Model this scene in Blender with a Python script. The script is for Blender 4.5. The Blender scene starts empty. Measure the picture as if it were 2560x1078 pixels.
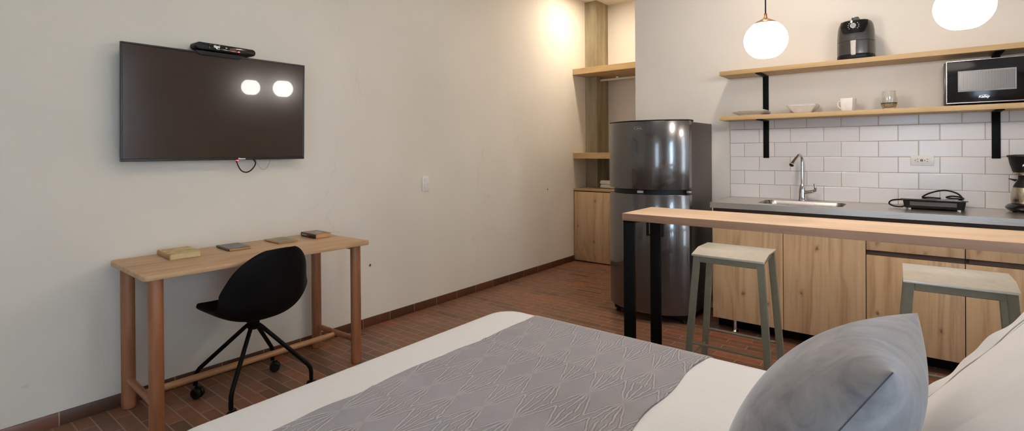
import bpy, bmesh, math, random
from mathutils import Vector, Matrix
random.seed(7)
C = bpy.context.scene.collection
PI = math.pi

# ------------------------------------------------------------------ materials
def lin(c):
    return tuple((v/12.92 if v <= 0.04045 else ((v+0.055)/1.055)**2.4) for v in c)
def rgb(r, g, b):
    return lin((r/255, g/255, b/255)) + (1.0,)

class NT:
    """small helper round a node tree"""
    def __init__(s, name):
        s.m = bpy.data.materials.new(name); s.m.use_nodes = True
        s.t = s.m.node_tree; s.n = s.t.nodes; s.l = s.t.links
        s.b = s.n['Principled BSDF']; s.co = None
    def node(s, typ, **kw):
        x = s.n.new(typ)
        for k, v in kw.items(): setattr(x, k, v)
        return x
    def link(s, a, b): s.l.new(a, b)
    def put(s, sock, v):
        if isinstance(v, bpy.types.NodeSocket): s.l.new(v, sock)
        else: sock.default_value = v
    def coords(s):
        if s.co is None: s.co = s.node('ShaderNodeTexCoord').outputs['Object']
        return s.co
    def mapping(s, scale=(1, 1, 1), loc=(0, 0, 0), rot=(0, 0, 0), vec=None):
        m = s.node('ShaderNodeMapping')
        m.inputs['Scale'].default_value = scale; m.inputs['Location'].default_value = loc
        m.inputs['Rotation'].default_value = rot
        s.link(vec or s.coords(), m.inputs['Vector']); return m.outputs['Vector']
    def noise(s, vec, scale=5, detail=3, rough=.5, dist=0):
        x = s.node('ShaderNodeTexNoise'); s.link(vec, x.inputs['Vector'])
        x.inputs['Scale'].default_value = scale; x.inputs['Detail'].default_value = detail
        x.inputs['Roughness'].default_value = rough; x.inputs['Distortion'].default_value = dist
        return x.outputs['Fac']
    def ramp(s, fac, stops):
        r = s.node('ShaderNodeValToRGB'); s.link(fac, r.inputs['Fac'])
        e = r.color_ramp.elements
        while len(e) < len(stops): e.new(.5)
        for i, (p, c) in enumerate(stops):
            e[i].position = p; e[i].color = c if len(c) == 4 else tuple(c) + (1,)
        return r.outputs['Color']
    def mix(s, fac, a, b, mode='MIX'):
        x = s.node('ShaderNodeMix', data_type='RGBA', blend_type=mode)
        s.put(x.inputs[0], fac); s.put(x.inputs[6], a); s.put(x.inputs[7], b)
        return x.outputs[2]
    def math(s, op, a, b=0.0, c=0.0):
        x = s.node('ShaderNodeMath', operation=op)
        s.put(x.inputs[0], a); s.put(x.inputs[1], b)
        if op in ('MULTIPLY_ADD', 'COMPARE', 'SMOOTH_MIN'): s.put(x.inputs[2], c)
        return x.outputs[0]
    def sep(s, vec):
        x = s.node('ShaderNodeSeparateXYZ'); s.link(vec, x.inputs[0]); return x.outputs
    def bump(s, h, strength=.2, dist=.01):
        x = s.node('ShaderNodeBump'); s.link(h, x.inputs['Height'])
        x.inputs['Strength'].default_value = strength; x.inputs['Distance'].default_value = dist
        s.link(x.outputs['Normal'], s.b.inputs['Normal'])
    def set(s, **kw):
        names = dict(col='Base Color', rough='Roughness', metal='Metallic', spec='Specular IOR Level',
                     coat='Coat Weight', coatr='Coat Roughness', trans='Transmission Weight', ior='IOR',
                     sheen='Sheen Weight', sheenr='Sheen Roughness', emc='Emission Color', ems='Emission Strength', alpha='Alpha')
        for k, v in kw.items(): s.put(s.b.inputs[names[k]], v)
        return s

def plain(name, col, rough=.5, metal=0.0, nscale=30, namt=.06, bump=0.0, **kw):
    s = NT(name)
    f = s.noise(s.coords(), nscale, 3)
    d = tuple(c*(1-namt) for c in col[:3]) + (1,)
    b = tuple(min(1, c*(1+namt)) for c in col[:3]) + (1,)
    s.set(col=s.ramp(f, [(.3, d), (.7, b)]), rough=rough, metal=metal, **kw)
    if bump: s.bump(f, bump, .002)
    return s.m

def wood(name, light, mid, dark, axis='Z', rough=.45, knots=0.0, seed=0.0, fine=.35, coat=0.0, across=9.0):
    s = NT(name)
    def sc(along, acr): return {'X': (along, acr, acr), 'Y': (acr, along, acr), 'Z': (acr, acr, along)}[axis]
    v = s.mapping(sc(.55, across), (seed, seed*1.7, seed*.6))
    warp = s.noise(s.mapping(sc(1.2, 4), (seed, 0, seed)), 1, 2)
    vv = s.node('ShaderNodeVectorMath', operation='ADD')
    s.link(v, vv.inputs[0])
    cmb = s.node('ShaderNodeCombineXYZ'); w = s.math('MULTIPLY', warp, 1.6)
    for i in range(3): s.link(w, cmb.inputs[i])
    s.link(cmb.outputs[0], vv.inputs[1])
    big = s.noise(vv.outputs[0], 1.6, 4, .6)
    fin = s.noise(s.mapping(sc(2.5, 110), (seed, seed, 0)), 1, 3, .6)
    col = s.ramp(big, [(.28, dark), (.48, mid), (.72, light)])
    col = s.mix(s.math('MULTIPLY', fin, fine), col, dark)
    if knots:
        kd = s.node('ShaderNodeTexVoronoi', feature='F1', voronoi_dimensions='2D'); kd.inputs['Scale'].default_value = 1
        sx = s.sep(s.coords()); jit = s.math('MULTIPLY', s.noise(s.coords(), 38, 3), .11)
        cc_ = s.node('ShaderNodeCombineXYZ')
        s.link(s.math('ADD', s.math('MULTIPLY_ADD', sx[0], 4.4, seed*3+.3), jit), cc_.inputs[0])
        s.link(s.math('ADD', s.math('MULTIPLY_ADD', sx[2], 3.2, seed*7+.1), jit), cc_.inputs[1])
        s.link(cc_.outputs[0], kd.inputs['Vector'])
        keep = s.math('GREATER_THAN', s.sep(kd.outputs['Color'])[0], .42)
        mask = s.math('MULTIPLY', s.ramp(kd.outputs['Distance'], [(.018, (1, 1, 1)), (.042, (.35, .35, .35)), (.09, (0, 0, 0))]), keep)
        col = s.mix(s.math('MULTIPLY', mask, knots), col, (dark[0]*.40, dark[1]*.32, dark[2]*.26, 1))
    s.set(col=col, rough=rough, coat=coat, coatr=.25)
    s.bump(fin, .12, .001)
    return s.m

M = {}
# painted plaster: soft blotches, hairline cracks, faint trowel bump
def plaster(name, base, cracks=0.0, chips=()):
    s = NT(name)
    f = s.noise(s.coords(), 1.1, 4, .55)
    d = tuple(c*.93 for c in base[:3]) + (1,); b = tuple(min(1, c*1.03) for c in base[:3]) + (1,)
    col = s.ramp(f, [(.3, d), (.7, b)])
    if cracks:
        v = s.node('ShaderNodeVectorMath', operation='ADD')
        s.link(s.mapping((1.1, 1.1, .8)), v.inputs[0])
        nz = s.node('ShaderNodeTexNoise'); nz.inputs['Scale'].default_value = 3; nz.inputs['Detail'].default_value = 5
        s.link(s.coords(), nz.inputs['Vector'])
        ml = s.node('ShaderNodeVectorMath', operation='SCALE'); ml.inputs['Scale'].default_value = .55
        s.link(nz.outputs['Color'], ml.inputs[0]); s.link(ml.outputs[0], v.inputs[1])
        vo = s.node('ShaderNodeTexVoronoi', feature='DISTANCE_TO_EDGE'); vo.inputs['Scale'].default_value = 1.3
        s.link(v.outputs[0], vo.inputs['Vector'])
        line = s.ramp(vo.outputs['Distance'], [(.0015, (1, 1, 1)), (.005, (0, 0, 0))])
        msk = s.ramp(s.noise(s.mapping((1, 1, 1), (4, 2, 7)), 1.4, 2), [(.52, (0, 0, 0)), (.66, (1, 1, 1))])
        col = s.mix(s.math('MULTIPLY', s.math('MULTIPLY', line, msk), cracks), col, tuple(c*.45 for c in base[:3]) + (1,))
    for (p, r) in chips:
        dn = s.node('ShaderNodeVectorMath', operation='DISTANCE'); s.link(s.coords(), dn.inputs[0])
        dn.inputs[1].default_value = p
        dd = s.math('ADD', dn.outputs['Value'], s.math('MULTIPLY', s.noise(s.coords(), 55, 3), r*2.2))
        col = s.mix(s.ramp(dd, [(r*1.55, (1, 1, 1)), (r*1.75, (0, 0, 0))]), col, rgb(88, 74, 56))
    s.set(col=col, rough=.75, spec=.25)
    s.bump(s.noise(s.coords(), 9, 4), .10, .006)
    return s.m
M['wall'] = plaster('wall_paint_white', rgb(227, 219, 208))
M['wall_left'] = plaster('wall_paint_cracked', rgb(228, 219, 204), .22,
                         (((-3.125, 2.266, .435), .016), ((-3.125, 4.52, .845), .010)))
M['ceiling'] = plaster('ceiling_paint', rgb(225, 220, 212))
M['concrete'] = None
def concrete():
    s = NT('stained_board_concrete')
    f = s.noise(s.mapping((7, 7, .9)), 1.6, 5, .6)
    g = s.noise(s.mapping((30, 30, 5)), 1, 4, .6)
    col = s.ramp(f, [(.25, rgb(112, 102, 80)), (.45, rgb(150, 138, 110)), (.62, rgb(172, 160, 132)), (.8, rgb(196, 188, 165))])
    col = s.mix(s.math('MULTIPLY', g, .4), col, rgb(118, 106, 80))
    s.set(col=col, rough=.8); s.bump(g, .3, .004); return s.m
M['concrete'] = concrete()

def floor_mat():
    s = NT('terracotta_brick_floor')
    v = s.mapping((1, 1, 1), (2.857, -.590, 0))
    br = s.node('ShaderNodeTexBrick', offset=.5, offset_frequency=2, squash=1, squash_frequency=2)
    s.link(v, br.inputs['Vector'])
    I = br.inputs
    I['Color1'].default_value = (0, 0, 0, 1); I['Color2'].default_value = (1, 1, 1, 1); I['Mortar'].default_value = (.5, .5, .5, 1)
    I['Scale'].default_value = 1; I['Mortar Size'].default_value = .0036; I['Mortar Smooth'].default_value = .25
    I['Bias'].default_value = 0; I['Brick Width'].default_value = .264; I['Row Height'].default_value = .0675
    tone = s.ramp(br.outputs['Color'], [(0, rgb(96, 68, 52)), (.25, rgb(124, 82, 60)), (.5, rgb(140, 90, 64)), (.72, rgb(130, 94, 70)), (.92, rgb(148, 90, 62)), (1, rgb(166, 86, 60))])
    nz = s.noise(s.coords(), 14, 5, .6)
    tone = s.mix(s.math('MULTIPLY', nz, .6), tone, rgb(94, 70, 52))
    col = s.mix(br.outputs['Fac'], tone, rgb(152, 126, 108))
    rr = s.ramp(nz, [(.3, (.30, .30, .30)), (.7, (.46, .46, .46))])
    s.set(col=col, rough=rr, spec=.45)
    h = s.math('SUBTRACT', s.math('MULTIPLY', nz, .12), br.outputs['Fac'])
    s.bump(h, .55, .004)
    return s.m
M['floor'] = floor_mat()
def base_mat():
    s = NT('terracotta_skirting_tile')
    y = s.sep(s.coords())[1]
    k = s.math('FRACT', s.math('DIVIDE', s.math('ADD', y, 9-.597+.0), .2355))
    line = s.math('LESS_THAN', k, .018)
    idx = s.math('FLOOR', s.math('DIVIDE', s.math('ADD', y, 9-.597), .2355))
    wn = s.node('ShaderNodeTexWhiteNoise', noise_dimensions='1D'); s.link(idx, wn.inputs['W'])
    tone = s.ramp(wn.outputs['Value'], [(0, rgb(70, 46, 32)), (.5, rgb(100, 56, 38)), (1, rgb(112, 66, 44))])
    tone = s.mix(s.math('MULTIPLY', s.noise(s.coords(), 18, 4), .5), tone, rgb(66, 42, 30))
    s.set(col=s.mix(line, tone, rgb(150, 128, 110)), rough=.4, spec=.4)
    return s.m
M['base'] = base_mat()
def tile_mat():
    s = NT('white_subway_tile')
    X, Y, Z = s.sep(s.coords())
    cm = s.node('ShaderNodeCombineXYZ'); s.link(s.math('ADD', X, .964+2.085+.10425), cm.inputs[0]); s.link(s.math('ADD', Z, -1.093+1.035*2), cm.inputs[1])
    br = s.node('ShaderNodeTexBrick', offset=.5, offset_frequency=2, squash=1, squash_frequency=2)
    s.link(cm.outputs[0], br.inputs['Vector']); I = br.inputs
    I['Color1'].default_value = (0, 0, 0, 1); I['Color2'].default_value = (1, 1, 1, 1)
    I['Scale'].default_value = 1; I['Mortar Size'].default_value = .0017; I['Mortar Smooth'].default_value = .1
    I['Brick Width'].default_value = .2085; I['Row Height'].default_value = .1035
    tone = s.ramp(br.outputs['Color'], [(0, rgb(226, 219, 216)), (1, rgb(234, 228, 225))])
    s.set(col=s.mix(br.outputs['Fac'], tone, rgb(170, 152, 134)), rough=.22, spec=.5)
    b2 = s.node('ShaderNodeTexBrick', offset=.5, offset_frequency=2, squash=1, squash_frequency=2)
    s.link(cm.outputs[0], b2.inputs['Vector'])
    for k in ('Scale', 'Brick Width', 'Row Height'): b2.inputs[k].default_value = I[k].default_value
    b2.inputs['Mortar Size'].default_value = .006; b2.inputs['Mortar Smooth'].default_value = 1
    s.bump(s.math('MULTIPLY', b2.outputs['Fac'], -1), .5, .003)
    return s.m
M['tile'] = tile_mat()

M['oak_door'] = [wood('knotty_oak_%d' % i, rgb(222, 188, 148), rgb(206, 170, 128), rgb(168, 130, 92), 'Z', .5, .9, .37*i+.2, .5, 0.0, 15) for i in range(6)]
M['oak_drawer'] = wood('knotty_oak_cross', rgb(222, 188, 148), rgb(208, 172, 132), rgb(172, 134, 96), 'Z', .5, .5, 4.4, .25)
M['oak_shelf'] = wood('light_oak_shelf', rgb(206, 172, 124), rgb(192, 158, 110), rgb(168, 134, 90), 'X', .5, 0, 1.3, .25)
M['closet_oak'] = wood('closet_oak', rgb(216, 184, 146), rgb(202, 168, 128), rgb(168, 132, 94), 'Z', .5, .8, 2.9, .3)
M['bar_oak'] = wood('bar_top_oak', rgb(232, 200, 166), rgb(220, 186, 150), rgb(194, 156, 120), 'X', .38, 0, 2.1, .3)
M['bar_edge_shade'] = wood('bar_oak_shaded', rgb(176, 138, 110), rgb(156, 118, 92), rgb(124, 90, 68), 'X', .5, 0, 3.3, .4, 0.0, 22)  # darker copy of the bar oak: front edge shade put into the colour
M['desk_oak'] = wood('desk_oak', rgb(206, 168, 128), rgb(190, 150, 110), rgb(160, 120, 84), 'Y', .42, 0, .8, .4)
M['leg_oak'] = wood('desk_leg_oak', rgb(168, 112, 74), rgb(148, 92, 56), rgb(108, 64, 38), 'Z', .45, 0, 1.9, .4, across=14)
M['rail_oak'] = wood('desk_rail_oak', rgb(190, 142, 100), rgb(170, 122, 82), rgb(132, 90, 58), 'Y', .45, 0, 2.6, .4, across=14)
M['recess'] = plain('recess_brown', rgb(74, 54, 44), .6)
M['black'] = plain('black_powder_coat', rgb(8, 8, 8), .55, spec=.12)
M['black_plastic'] = plain('black_plastic', rgb(12, 11, 11), .5, spec=.3)
M['black_shell'] = plain('black_moulded_shell', rgb(8, 7, 7), .62, spec=.12)
M['black_gloss'] = plain('black_gloss_plastic', rgb(14, 13, 13), .12)
M['bezel'] = plain('tv_bezel_black', rgb(22, 19, 18), .28)
def screen():
    s = NT('tv_screen_dark'); s.set(col=s.ramp(s.noise(s.coords(), 3, 2), [(.3, rgb(50, 35, 27)), (.7, rgb(54, 38, 30))]), rough=.16, spec=.35, coat=.5, coatr=.02)
    return s.m
M['screen'] = screen()
M['steel'] = None
def steel(name, base, r0, r1, axis=(1, 90, 90), metal=1.0):
    s = NT(name); f = s.noise(s.mapping(axis), 4, 3)
    s.set(col=base, metal=metal, rough=s.ramp(f, [(.3, (r0,)*3), (.7, (r1,)*3)])); return s.m
M['steel'] = steel('brushed_steel', rgb(206, 200, 194), .27, .32, metal=.92)
M['steel_basin'] = steel('pressed_steel', rgb(150, 146, 142), .26, .32)
M['steel_v'] = steel('brushed_steel_upright', rgb(190, 178, 160), .22, .36, (90, 90, 1))
M['chrome'] = plain('chrome', rgb(214, 212, 210), .06, 1.0)
M['dark_glass'] = plain('cooktop_glass', rgb(20, 20, 22), .06, 0, coat=1.0, coatr=.03)
M['fridge'] = plain('fridge_dark_steel', rgb(92, 87, 84), .21, .7, 3, .04, coat=.6, coatr=.05)
M['fridge_side'] = plain('fridge_side_grey', rgb(84, 76, 71), .45, .35)
M['silver'] = plain('silver_trim', rgb(205, 203, 200), .22, .9)
M['fryer'] = plain('fryer_grey', rgb(68, 63, 60), .34, .2, coat=.25, coatr=.15)
M['fryer_handle'] = plain('fryer_handle_silver', rgb(190, 182, 172), .5, .25)
M['white_china'] = plain('white_china', rgb(226, 221, 214), .16)
M['white_plastic'] = plain('white_plastic', rgb(232, 228, 222), .35)
M['white_print'] = plain('white_print', rgb(235, 235, 235), .5, emc=(1, 1, 1, 1), ems=.15)
M['grey_print'] = plain('grey_print', rgb(150, 148, 146), .4)
M['red_led'] = plain('red_light', rgb(230, 30, 40), .4, emc=(1, .04, .08, 1), ems=5)
M['dim_led'] = plain('dim_red_display', rgb(52, 22, 22), .4, emc=(.6, .08, .06, 1), ems=.08)
M['red'] = plain('red_button', rgb(150, 40, 32), .4)
M['slot'] = plain('socket_slot_dark', rgb(30, 28, 28), .6)
M['copper'] = plain('polished_copper', rgb(236, 168, 130), .18, 1.0)
M['globe'] = plain('opal_glass_lit', rgb(250, 246, 240), .3, emc=(1, .93, .86, 1), ems=37)
M['stool'] = plain('stool_olive_paint', rgb(134, 127, 106), .42)
M['stool_seat'] = plain('stool_seat_enamel', rgb(214, 206, 190), .28, .45)
M['sheet'] = None
def sheet():
    s = NT('white_striped_sheet')
    y = s.sep(s.coords())[1]
    st = s.math('SINE', s.math('MULTIPLY', y, 2*PI/.030))
    k = s.ramp(s.math('MULTIPLY_ADD', st, .5, .5), [(.35, rgb(222, 220, 218)), (.65, rgb(223, 221, 219))])
    r = s.ramp(s.math('MULTIPLY_ADD', st, .5, .5), [(.35, (.70,)*3), (.65, (.66,)*3)])
    s.set(col=k, rough=r, spec=.3, sheen=.15)
    s.bump(s.noise(s.coords(), 5, 3), .12, .012); return s.m
M['sheet'] = sheet()
def cotton():
    s = NT('white_pillow_cotton'); f = s.noise(s.mapping((5, 9, 5), (0, 0, 0), (0, 0, .35)), 1.0, 3, .5, .6)
    s.set(col=s.ramp(f, [(.3, rgb(228, 223, 219)), (.7, rgb(234, 230, 227))]), rough=.85, spec=.2, sheen=.2)
    s.bump(f, .30, .02); return s.m
M['cotton'] = cotton()
def velvet():
    s = NT('grey_velvet'); f = s.noise(s.mapping((10, 10, 10)), 1.2, 5, .6, 1.2)
    g = s.noise(s.mapping((40, 9, 26)), 2.5, 4, .7)
    col = s.ramp(f, [(.28, rgb(118, 114, 116)), (.5, rgb(142, 137, 137)), (.72, rgb(160, 154, 152))])
    col = s.mix(s.math('MULTIPLY', g, .14), col, rgb(112, 112, 118))
    s.set(col=col, rough=.8, spec=.15, sheen=.55, sheenr=.35)
    s.bump(s.noise(s.mapping((4, 13, 5), (0, 0, 0), (.2, .5, 0)), 1, 2, .45, .8), .20, .012); return s.m
M['velvet'] = velvet()

def runner_mat():
    s = NT('embossed_grey_runner')
    X, Y, Z = s.sep(s.coords())
    # wobble so that the woven lines are not ruler straight
    wob = s.math('MULTIPLY', s.math('SUBTRACT', s.noise(s.coords(), 30, 2), .5), .012)
    X = s.math('ADD', X, wob)
    row = s.math('DIVIDE', s.math('ADD', Y, 8-1.545), .25)            # rows of nodes every 25 cm
    xs = s.math('ADD', X, s.math('MULTIPLY', s.math('ROUND', row), .018))
    ca = s.math('DIVIDE', s.math('ADD', xs, 5.05+1.179-.018*32), .103)
    a = s.math('ABSOLUTE', s.math('SUBTRACT', ca, s.math('ROUND', ca)))      # 0 node .. 0.5 half way
    b = s.math('ABSOLUTE', s.math('SUBTRACT', row, s.math('ROUND', row)))    # 0 node row .. 0.5
    w = s.math('MULTIPLY_ADD', s.math('POWER', b, .85), .86, .012)
    f = s.math('DIVIDE', a, w)                                        # 0 axis .. 1 outer line of the fan
    k = s.math('MULTIPLY', f, 2.0)
    d = s.math('ABSOLUTE', s.math('SUBTRACT', k, s.math('ROUND', k)))        # distance to nearest fan line, in line gaps
    dist = s.math('MULTIPLY', s.math('MULTIPLY', d, w), .5)           # cell units
    inside = s.math('LESS_THAN', f, 1.12)
    ln = s.ramp(dist, [(.022, (1, 1, 1)), (.036, (0, 0, 0))])
    near = s.ramp(d, [(.20, (1, 1, 1)), (.34, (0, 0, 0))])
    ln = s.math('MULTIPLY', s.math('MULTIPLY', ln, inside), near)
    edge = s.ramp(dist, [(.030, (0, 0, 0)), (.044, (1, 1, 1)), (.058, (0, 0, 0))])
    edge = s.math('MULTIPLY', edge, s.math('LESS_THAN', f, 1.2))
    weave = s.noise(s.mapping((260, 520, 260)), 1, 2)
    blot = s.noise(s.coords(), 6, 3)
    col = s.ramp(blot, [(.3, rgb(150, 144, 146)), (.7, rgb(163, 156, 157))])
    col = s.mix(s.math('MULTIPLY', weave, .4), col, rgb(122, 120, 124))
    col = s.mix(s.math('MULTIPLY', edge, .7), col, rgb(92, 90, 96))
    col = s.mix(s.math('MULTIPLY', ln, .6), col, rgb(188, 182, 181))
    s.set(col=col, rough=.9, spec=.15, sheen=.25)
    h = s.math('ADD', ln, s.math('MULTIPLY', weave, .35))
    s.bump(h, .7, .004)
    return s.m
M['runner'] = runner_mat()
def glassmat(name, col):
    s = NT(name); f = s.noise(s.coords(), 8, 2)
    s.set(col=s.ramp(f, [(.3, col), (.7, col)]), rough=.02, trans=1.0, ior=1.45); return s.m
M['glass'] = glassmat('clear_glass', (1, .99, .97, 1))
M['amber'] = glassmat('smoky_amber_glass', rgb(238, 230, 208))
def cover(name, stops, scale, seed, rough=.4):
    s = NT(name); f = s.noise(s.mapping((1, 1, 1), (seed, seed, seed)), scale, 3, .6, 1.5)
    s.set(col=s.ramp(f, stops), rough=rough); return s.m
M['pages'] = plain('page_edges_tan', rgb(196, 142, 88), .8)
M['pages_light'] = plain('page_edges_cream', rgb(206, 180, 132), .8)
M['cover_cream'] = cover('cream_worn_cover', [(.32, rgb(150, 124, 78)), (.5, rgb(194, 168, 116)), (.7, rgb(204, 180, 128))], 11, 1.3, .6)
M['spine_cream'] = plain('cream_worn_spine', rgb(170, 132, 88), .6, namt=.12)
M['cover_blue'] = cover('dark_blue_cover', [(.3, rgb(30, 32, 34)), (.48, rgb(52, 60, 68)), (.6, rgb(74, 72, 54)), (.75, rgb(96, 112, 128))], 9, 3.1, .3)
M['cover_field'] = cover('grey_green_cover', [(.3, rgb(92, 90, 74)), (.5, rgb(128, 116, 88)), (.62, rgb(176, 142, 76)), (.75, rgb(110, 108, 98))], 13, 5.2, .35)
M['cover_dusk'] = cover('dusky_pink_cover', [(.3, rgb(60, 48, 46)), (.5, rgb(120, 92, 84)), (.65, rgb(160, 118, 104)), (.8, rgb(90, 84, 92))], 12, 8.7, .3)
M['spine_black'] = plain('black_spine', rgb(28, 27, 30), .4)
M['towel'] = plain('white_terry_towel', rgb(226, 220, 212), .95, nscale=160, namt=.12, bump=.6)
M['cable_white'] = plain('grey_white_cable', rgb(190, 184, 178), .5)

def window_mesh_mat():
    s = NT('microwave_window_screen'); X, Y, Z = s.sep(s.coords())
    st = s.math('FRACT', s.math('DIVIDE', X, .0062))
    s.set(col=s.ramp(st, [(.2, rgb(96, 92, 88)), (.5, rgb(150, 146, 142)), (.8, rgb(92, 88, 86))]), rough=.35, metal=.3)
    return s.m
M['mw_window'] = window_mesh_mat()

# ------------------------------------------------------------------ geometry helpers
def B(): return bmesh.new()
def mat_from(o, x, y, z):
    m = Matrix((x, y, z)).transposed().to_4x4(); m.translation = Vector(o); return m
def box(bm, x0, x1, y0, y1, z0, z1, bev=0.0, seg=2, m=None):
    t = bmesh.new()
    bmesh.ops.create_cube(t, size=1)
    for v in t.verts:
        v.co = Vector(((x0+x1)/2 + v.co.x*(x1-x0), (y0+y1)/2 + v.co.y*(y1-y0), (z0+z1)/2 + v.co.z*(z1-z0)))
    if bev: bmesh.ops.bevel(t, geom=t.edges[:], offset=bev, segments=seg, profile=.5, affect='EDGES', clamp_overlap=True)
    add(bm, t, m); return bm
def add(bm, t, m=None):
    if m is not None: bmesh.ops.transform(t, matrix=m, verts=t.verts)
    me = bpy.data.meshes.new('tmp'); t.to_mesh(me); t.free(); bm.from_mesh(me); bpy.data.meshes.remove(me)
def cyl(bm, a, b, r, r2=None, n=20, bev=0.0):
    a = Vector(a); b = Vector(b); r2 = r if r2 is None else r2
    d = b-a; q = d.to_track_quat('Z', 'Y').to_matrix().to_4x4(); q.translation = a
    L = d.length
    prof = [(0, 0), (r, 0), (r2, L), (0, L)] if not bev else [(0, 0), (r-bev, 0), (r, bev), (r2, L-bev), (r2-bev, L), (0, L)]
    lathe(bm, prof, n, q); return bm
def lathe(bm, prof, n=32, m=None, sq=0.0):
    """profile (r, z) turned about Z; sq > 0 squares the section off"""
    t = bmesh.new(); rings = []
    for (r, z) in prof:
        if r <= 1e-7: rings.append([t.verts.new((0, 0, z))]); continue
        ring = []
        for i in range(n):
            a = 2*PI*i/n; c, s_ = math.cos(a), math.sin(a)
            k = 1.0
            if sq: k = 1+sq*(1/max(abs(c), abs(s_))-1)
            ring.append(t.verts.new((r*k*c, r*k*s_, z)))
        rings.append(ring)
    for p, q in zip(rings, rings[1:]):
        if len(p) == 1 and len(q) == 1: continue
        for i in range(n):
            j = (i+1) % n
            if len(p) == 1: t.faces.new((p[0], q[j], q[i]))
            elif len(q) == 1: t.faces.new((p[i], p[j], q[0]))
            else: t.faces.new((p[i], p[j], q[j], q[i]))
    bmesh.ops.recalc_face_normals(t, faces=t.faces)
    add(bm, t, m); return bm
def smooth_path(pts, k=8):
    pts = [Vector(p) for p in pts]; out = []
    for i in range(len(pts)-1):
        p0 = pts[max(i-1, 0)]; p1 = pts[i]; p2 = pts[i+1]; p3 = pts[min(i+2, len(pts)-1)]
        for j in range(k):
            t = j/k
            out.append(.5*((2*p1)+(-p0+p2)*t+(2*p0-5*p1+4*p2-p3)*t*t+(-p0+3*p1-3*p2+p3)*t**3))
    out.append(pts[-1]); return out
def tube(bm, pts, r, n=10, flat=None):
    """round tube along points (r may be a list)"""
    pts = [Vector(p) for p in pts]; t = bmesh.new(); rings = []
    up = None
    for i, p in enumerate(pts):
        d = (pts[min(i+1, len(pts)-1)]-pts[max(i-1, 0)]).normalized()
        if up is None:
            up = Vector((0, 0, 1)) if abs(d.z) < .9 else Vector((1, 0, 0))
        s_ = d.cross(up).normalized(); up = s_.cross(d).normalized()
        rr = r[i] if isinstance(r, (list, tuple)) else r
        rings.append([t.verts.new(p+rr*(math.cos(2*PI*k/n)*s_+math.sin(2*PI*k/n)*up)) for k in range(n)])
    for p, q in zip(rings, rings[1:]):
        for k in range(n):
            j = (k+1) % n; t.faces.new((p[k], p[j], q[j], q[k]))
    t.faces.new(rings[0]); t.faces.new(rings[-1])
    bmesh.ops.recalc_face_normals(t, faces=t.faces)
    add(bm, t); return bm
def bar(bm, a, b, w, h, up=(0, 1, 0), bev=.002):
    """flat bar from a to b: w across, h along `up`"""
    a = Vector(a); b = Vector(b); z = (b-a).normalized(); y = Vector(up); y = (y-z*y.dot(z)).normalized(); x = y.cross(z)
    return box(bm, -w/2, w/2, -h/2, h/2, 0, (b-a).length, bev, 1, mat_from(a, x, y, z))
def prism(bm, outline, z0, z1, bev=0.0, m=None, seg=2):
    t = bmesh.new()
    vs = [t.verts.new((x, y, z0)) for x, y in outline]; f = t.faces.new(vs)
    r = bmesh.ops.extrude_face_region(t, geom=[f])
    for v in r['geom']:
        if isinstance(v, bmesh.types.BMVert): v.co.z = z1
    bmesh.ops.recalc_face_normals(t, faces=t.faces)
    if bev:
        es = [e for e in t.edges if abs(e.verts[0].co.z-e.verts[1].co.z) < 1e-6]
        bmesh.ops.bevel(t, geom=es, offset=bev, segments=seg, profile=.5, affect='EDGES', clamp_overlap=True)
    add(bm, t, m); return bm
def rrect(x0, x1, y0, y1, r, n=6):
    out = []
    for cx, cy, a0 in ((x1-r, y1-r, 0), (x0+r, y1-r, 90), (x0+r, y0+r, 180), (x1-r, y0+r, 270)):
        for i in range(n+1):
            a = math.radians(a0+90*i/n); out.append((cx+r*math.cos(a), cy+r*math.sin(a)))
    return out
def text(bm, s_, size, m, shear=0.0, bold=0.0, depth=.0004, align='CENTER'):
    cu = bpy.data.curves.new('t', 'FONT'); cu.body = s_; cu.size = size; cu.align_x = align; cu.align_y = 'CENTER'
    cu.shear = shear; cu.offset = bold; cu.extrude = depth; cu.resolution_u = 4
    o = bpy.data.objects.new('t', cu); C.objects.link(o)
    dg = bpy.context.evaluated_depsgraph_get(); dg.update()
    me = bpy.data.meshes.new_from_object(o.evaluated_get(dg))
    t = bmesh.new(); t.from_mesh(me); add(bm, t, m)
    bpy.data.objects.remove(o); bpy.data.curves.remove(cu); bpy.data.meshes.remove(me); return bm
FACE_Y = lambda o: mat_from(o, (1, 0, 0), (0, 0, 1), (0, -1, 0))      # reads from the -Y side
FACE_X = lambda o: mat_from(o, (0, 1, 0), (0, 0, 1), (1, 0, 0))       # reads from the +X side

def wmat(o):
    m = Matrix.Identity(4)
    while o is not None:
        m = Matrix.LocRotScale(o.location, o.rotation_euler, o.scale) @ m; o = o.parent
    return m
def part(name, bm, mat, parent=None, label=None, ang=35):
    """one mesh object; its geometry is given in world coordinates"""
    if parent is not None: bmesh.ops.transform(bm, matrix=wmat(parent).inverted(), verts=bm.verts)
    ca = math.radians(ang)
    for f in bm.faces: f.smooth = True
    for e in bm.edges:
        if len(e.link_faces) == 2:
            e.smooth = e.calc_face_angle(0) < ca
    me = bpy.data.meshes.new(name); bm.to_mesh(me); bm.free(); me.materials.append(mat)
    o = bpy.data.objects.new(name, me); C.objects.link(o); o.parent = parent
    if label: o['label'] = label
    return o
def thing(name, label, cat, loc, group=None):
    o = bpy.data.objects.new(name, None); C.objects.link(o); o.location = loc; o.empty_display_size = .05
    o['label'] = label; o['category'] = cat
    if group: o['group'] = group
    return o
def single(name, bm, mat, label, cat, group=None):
    o = part(name, bm, mat); o['label'] = label; o['category'] = cat
    if group: o['group'] = group
    return o
def struct(name, bm, mat, label=None, parent=None):
    o = part(name, bm, mat, parent)
    if parent is None: o['kind'] = 'structure'
    if label: o['label'] = label
    return o
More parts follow.
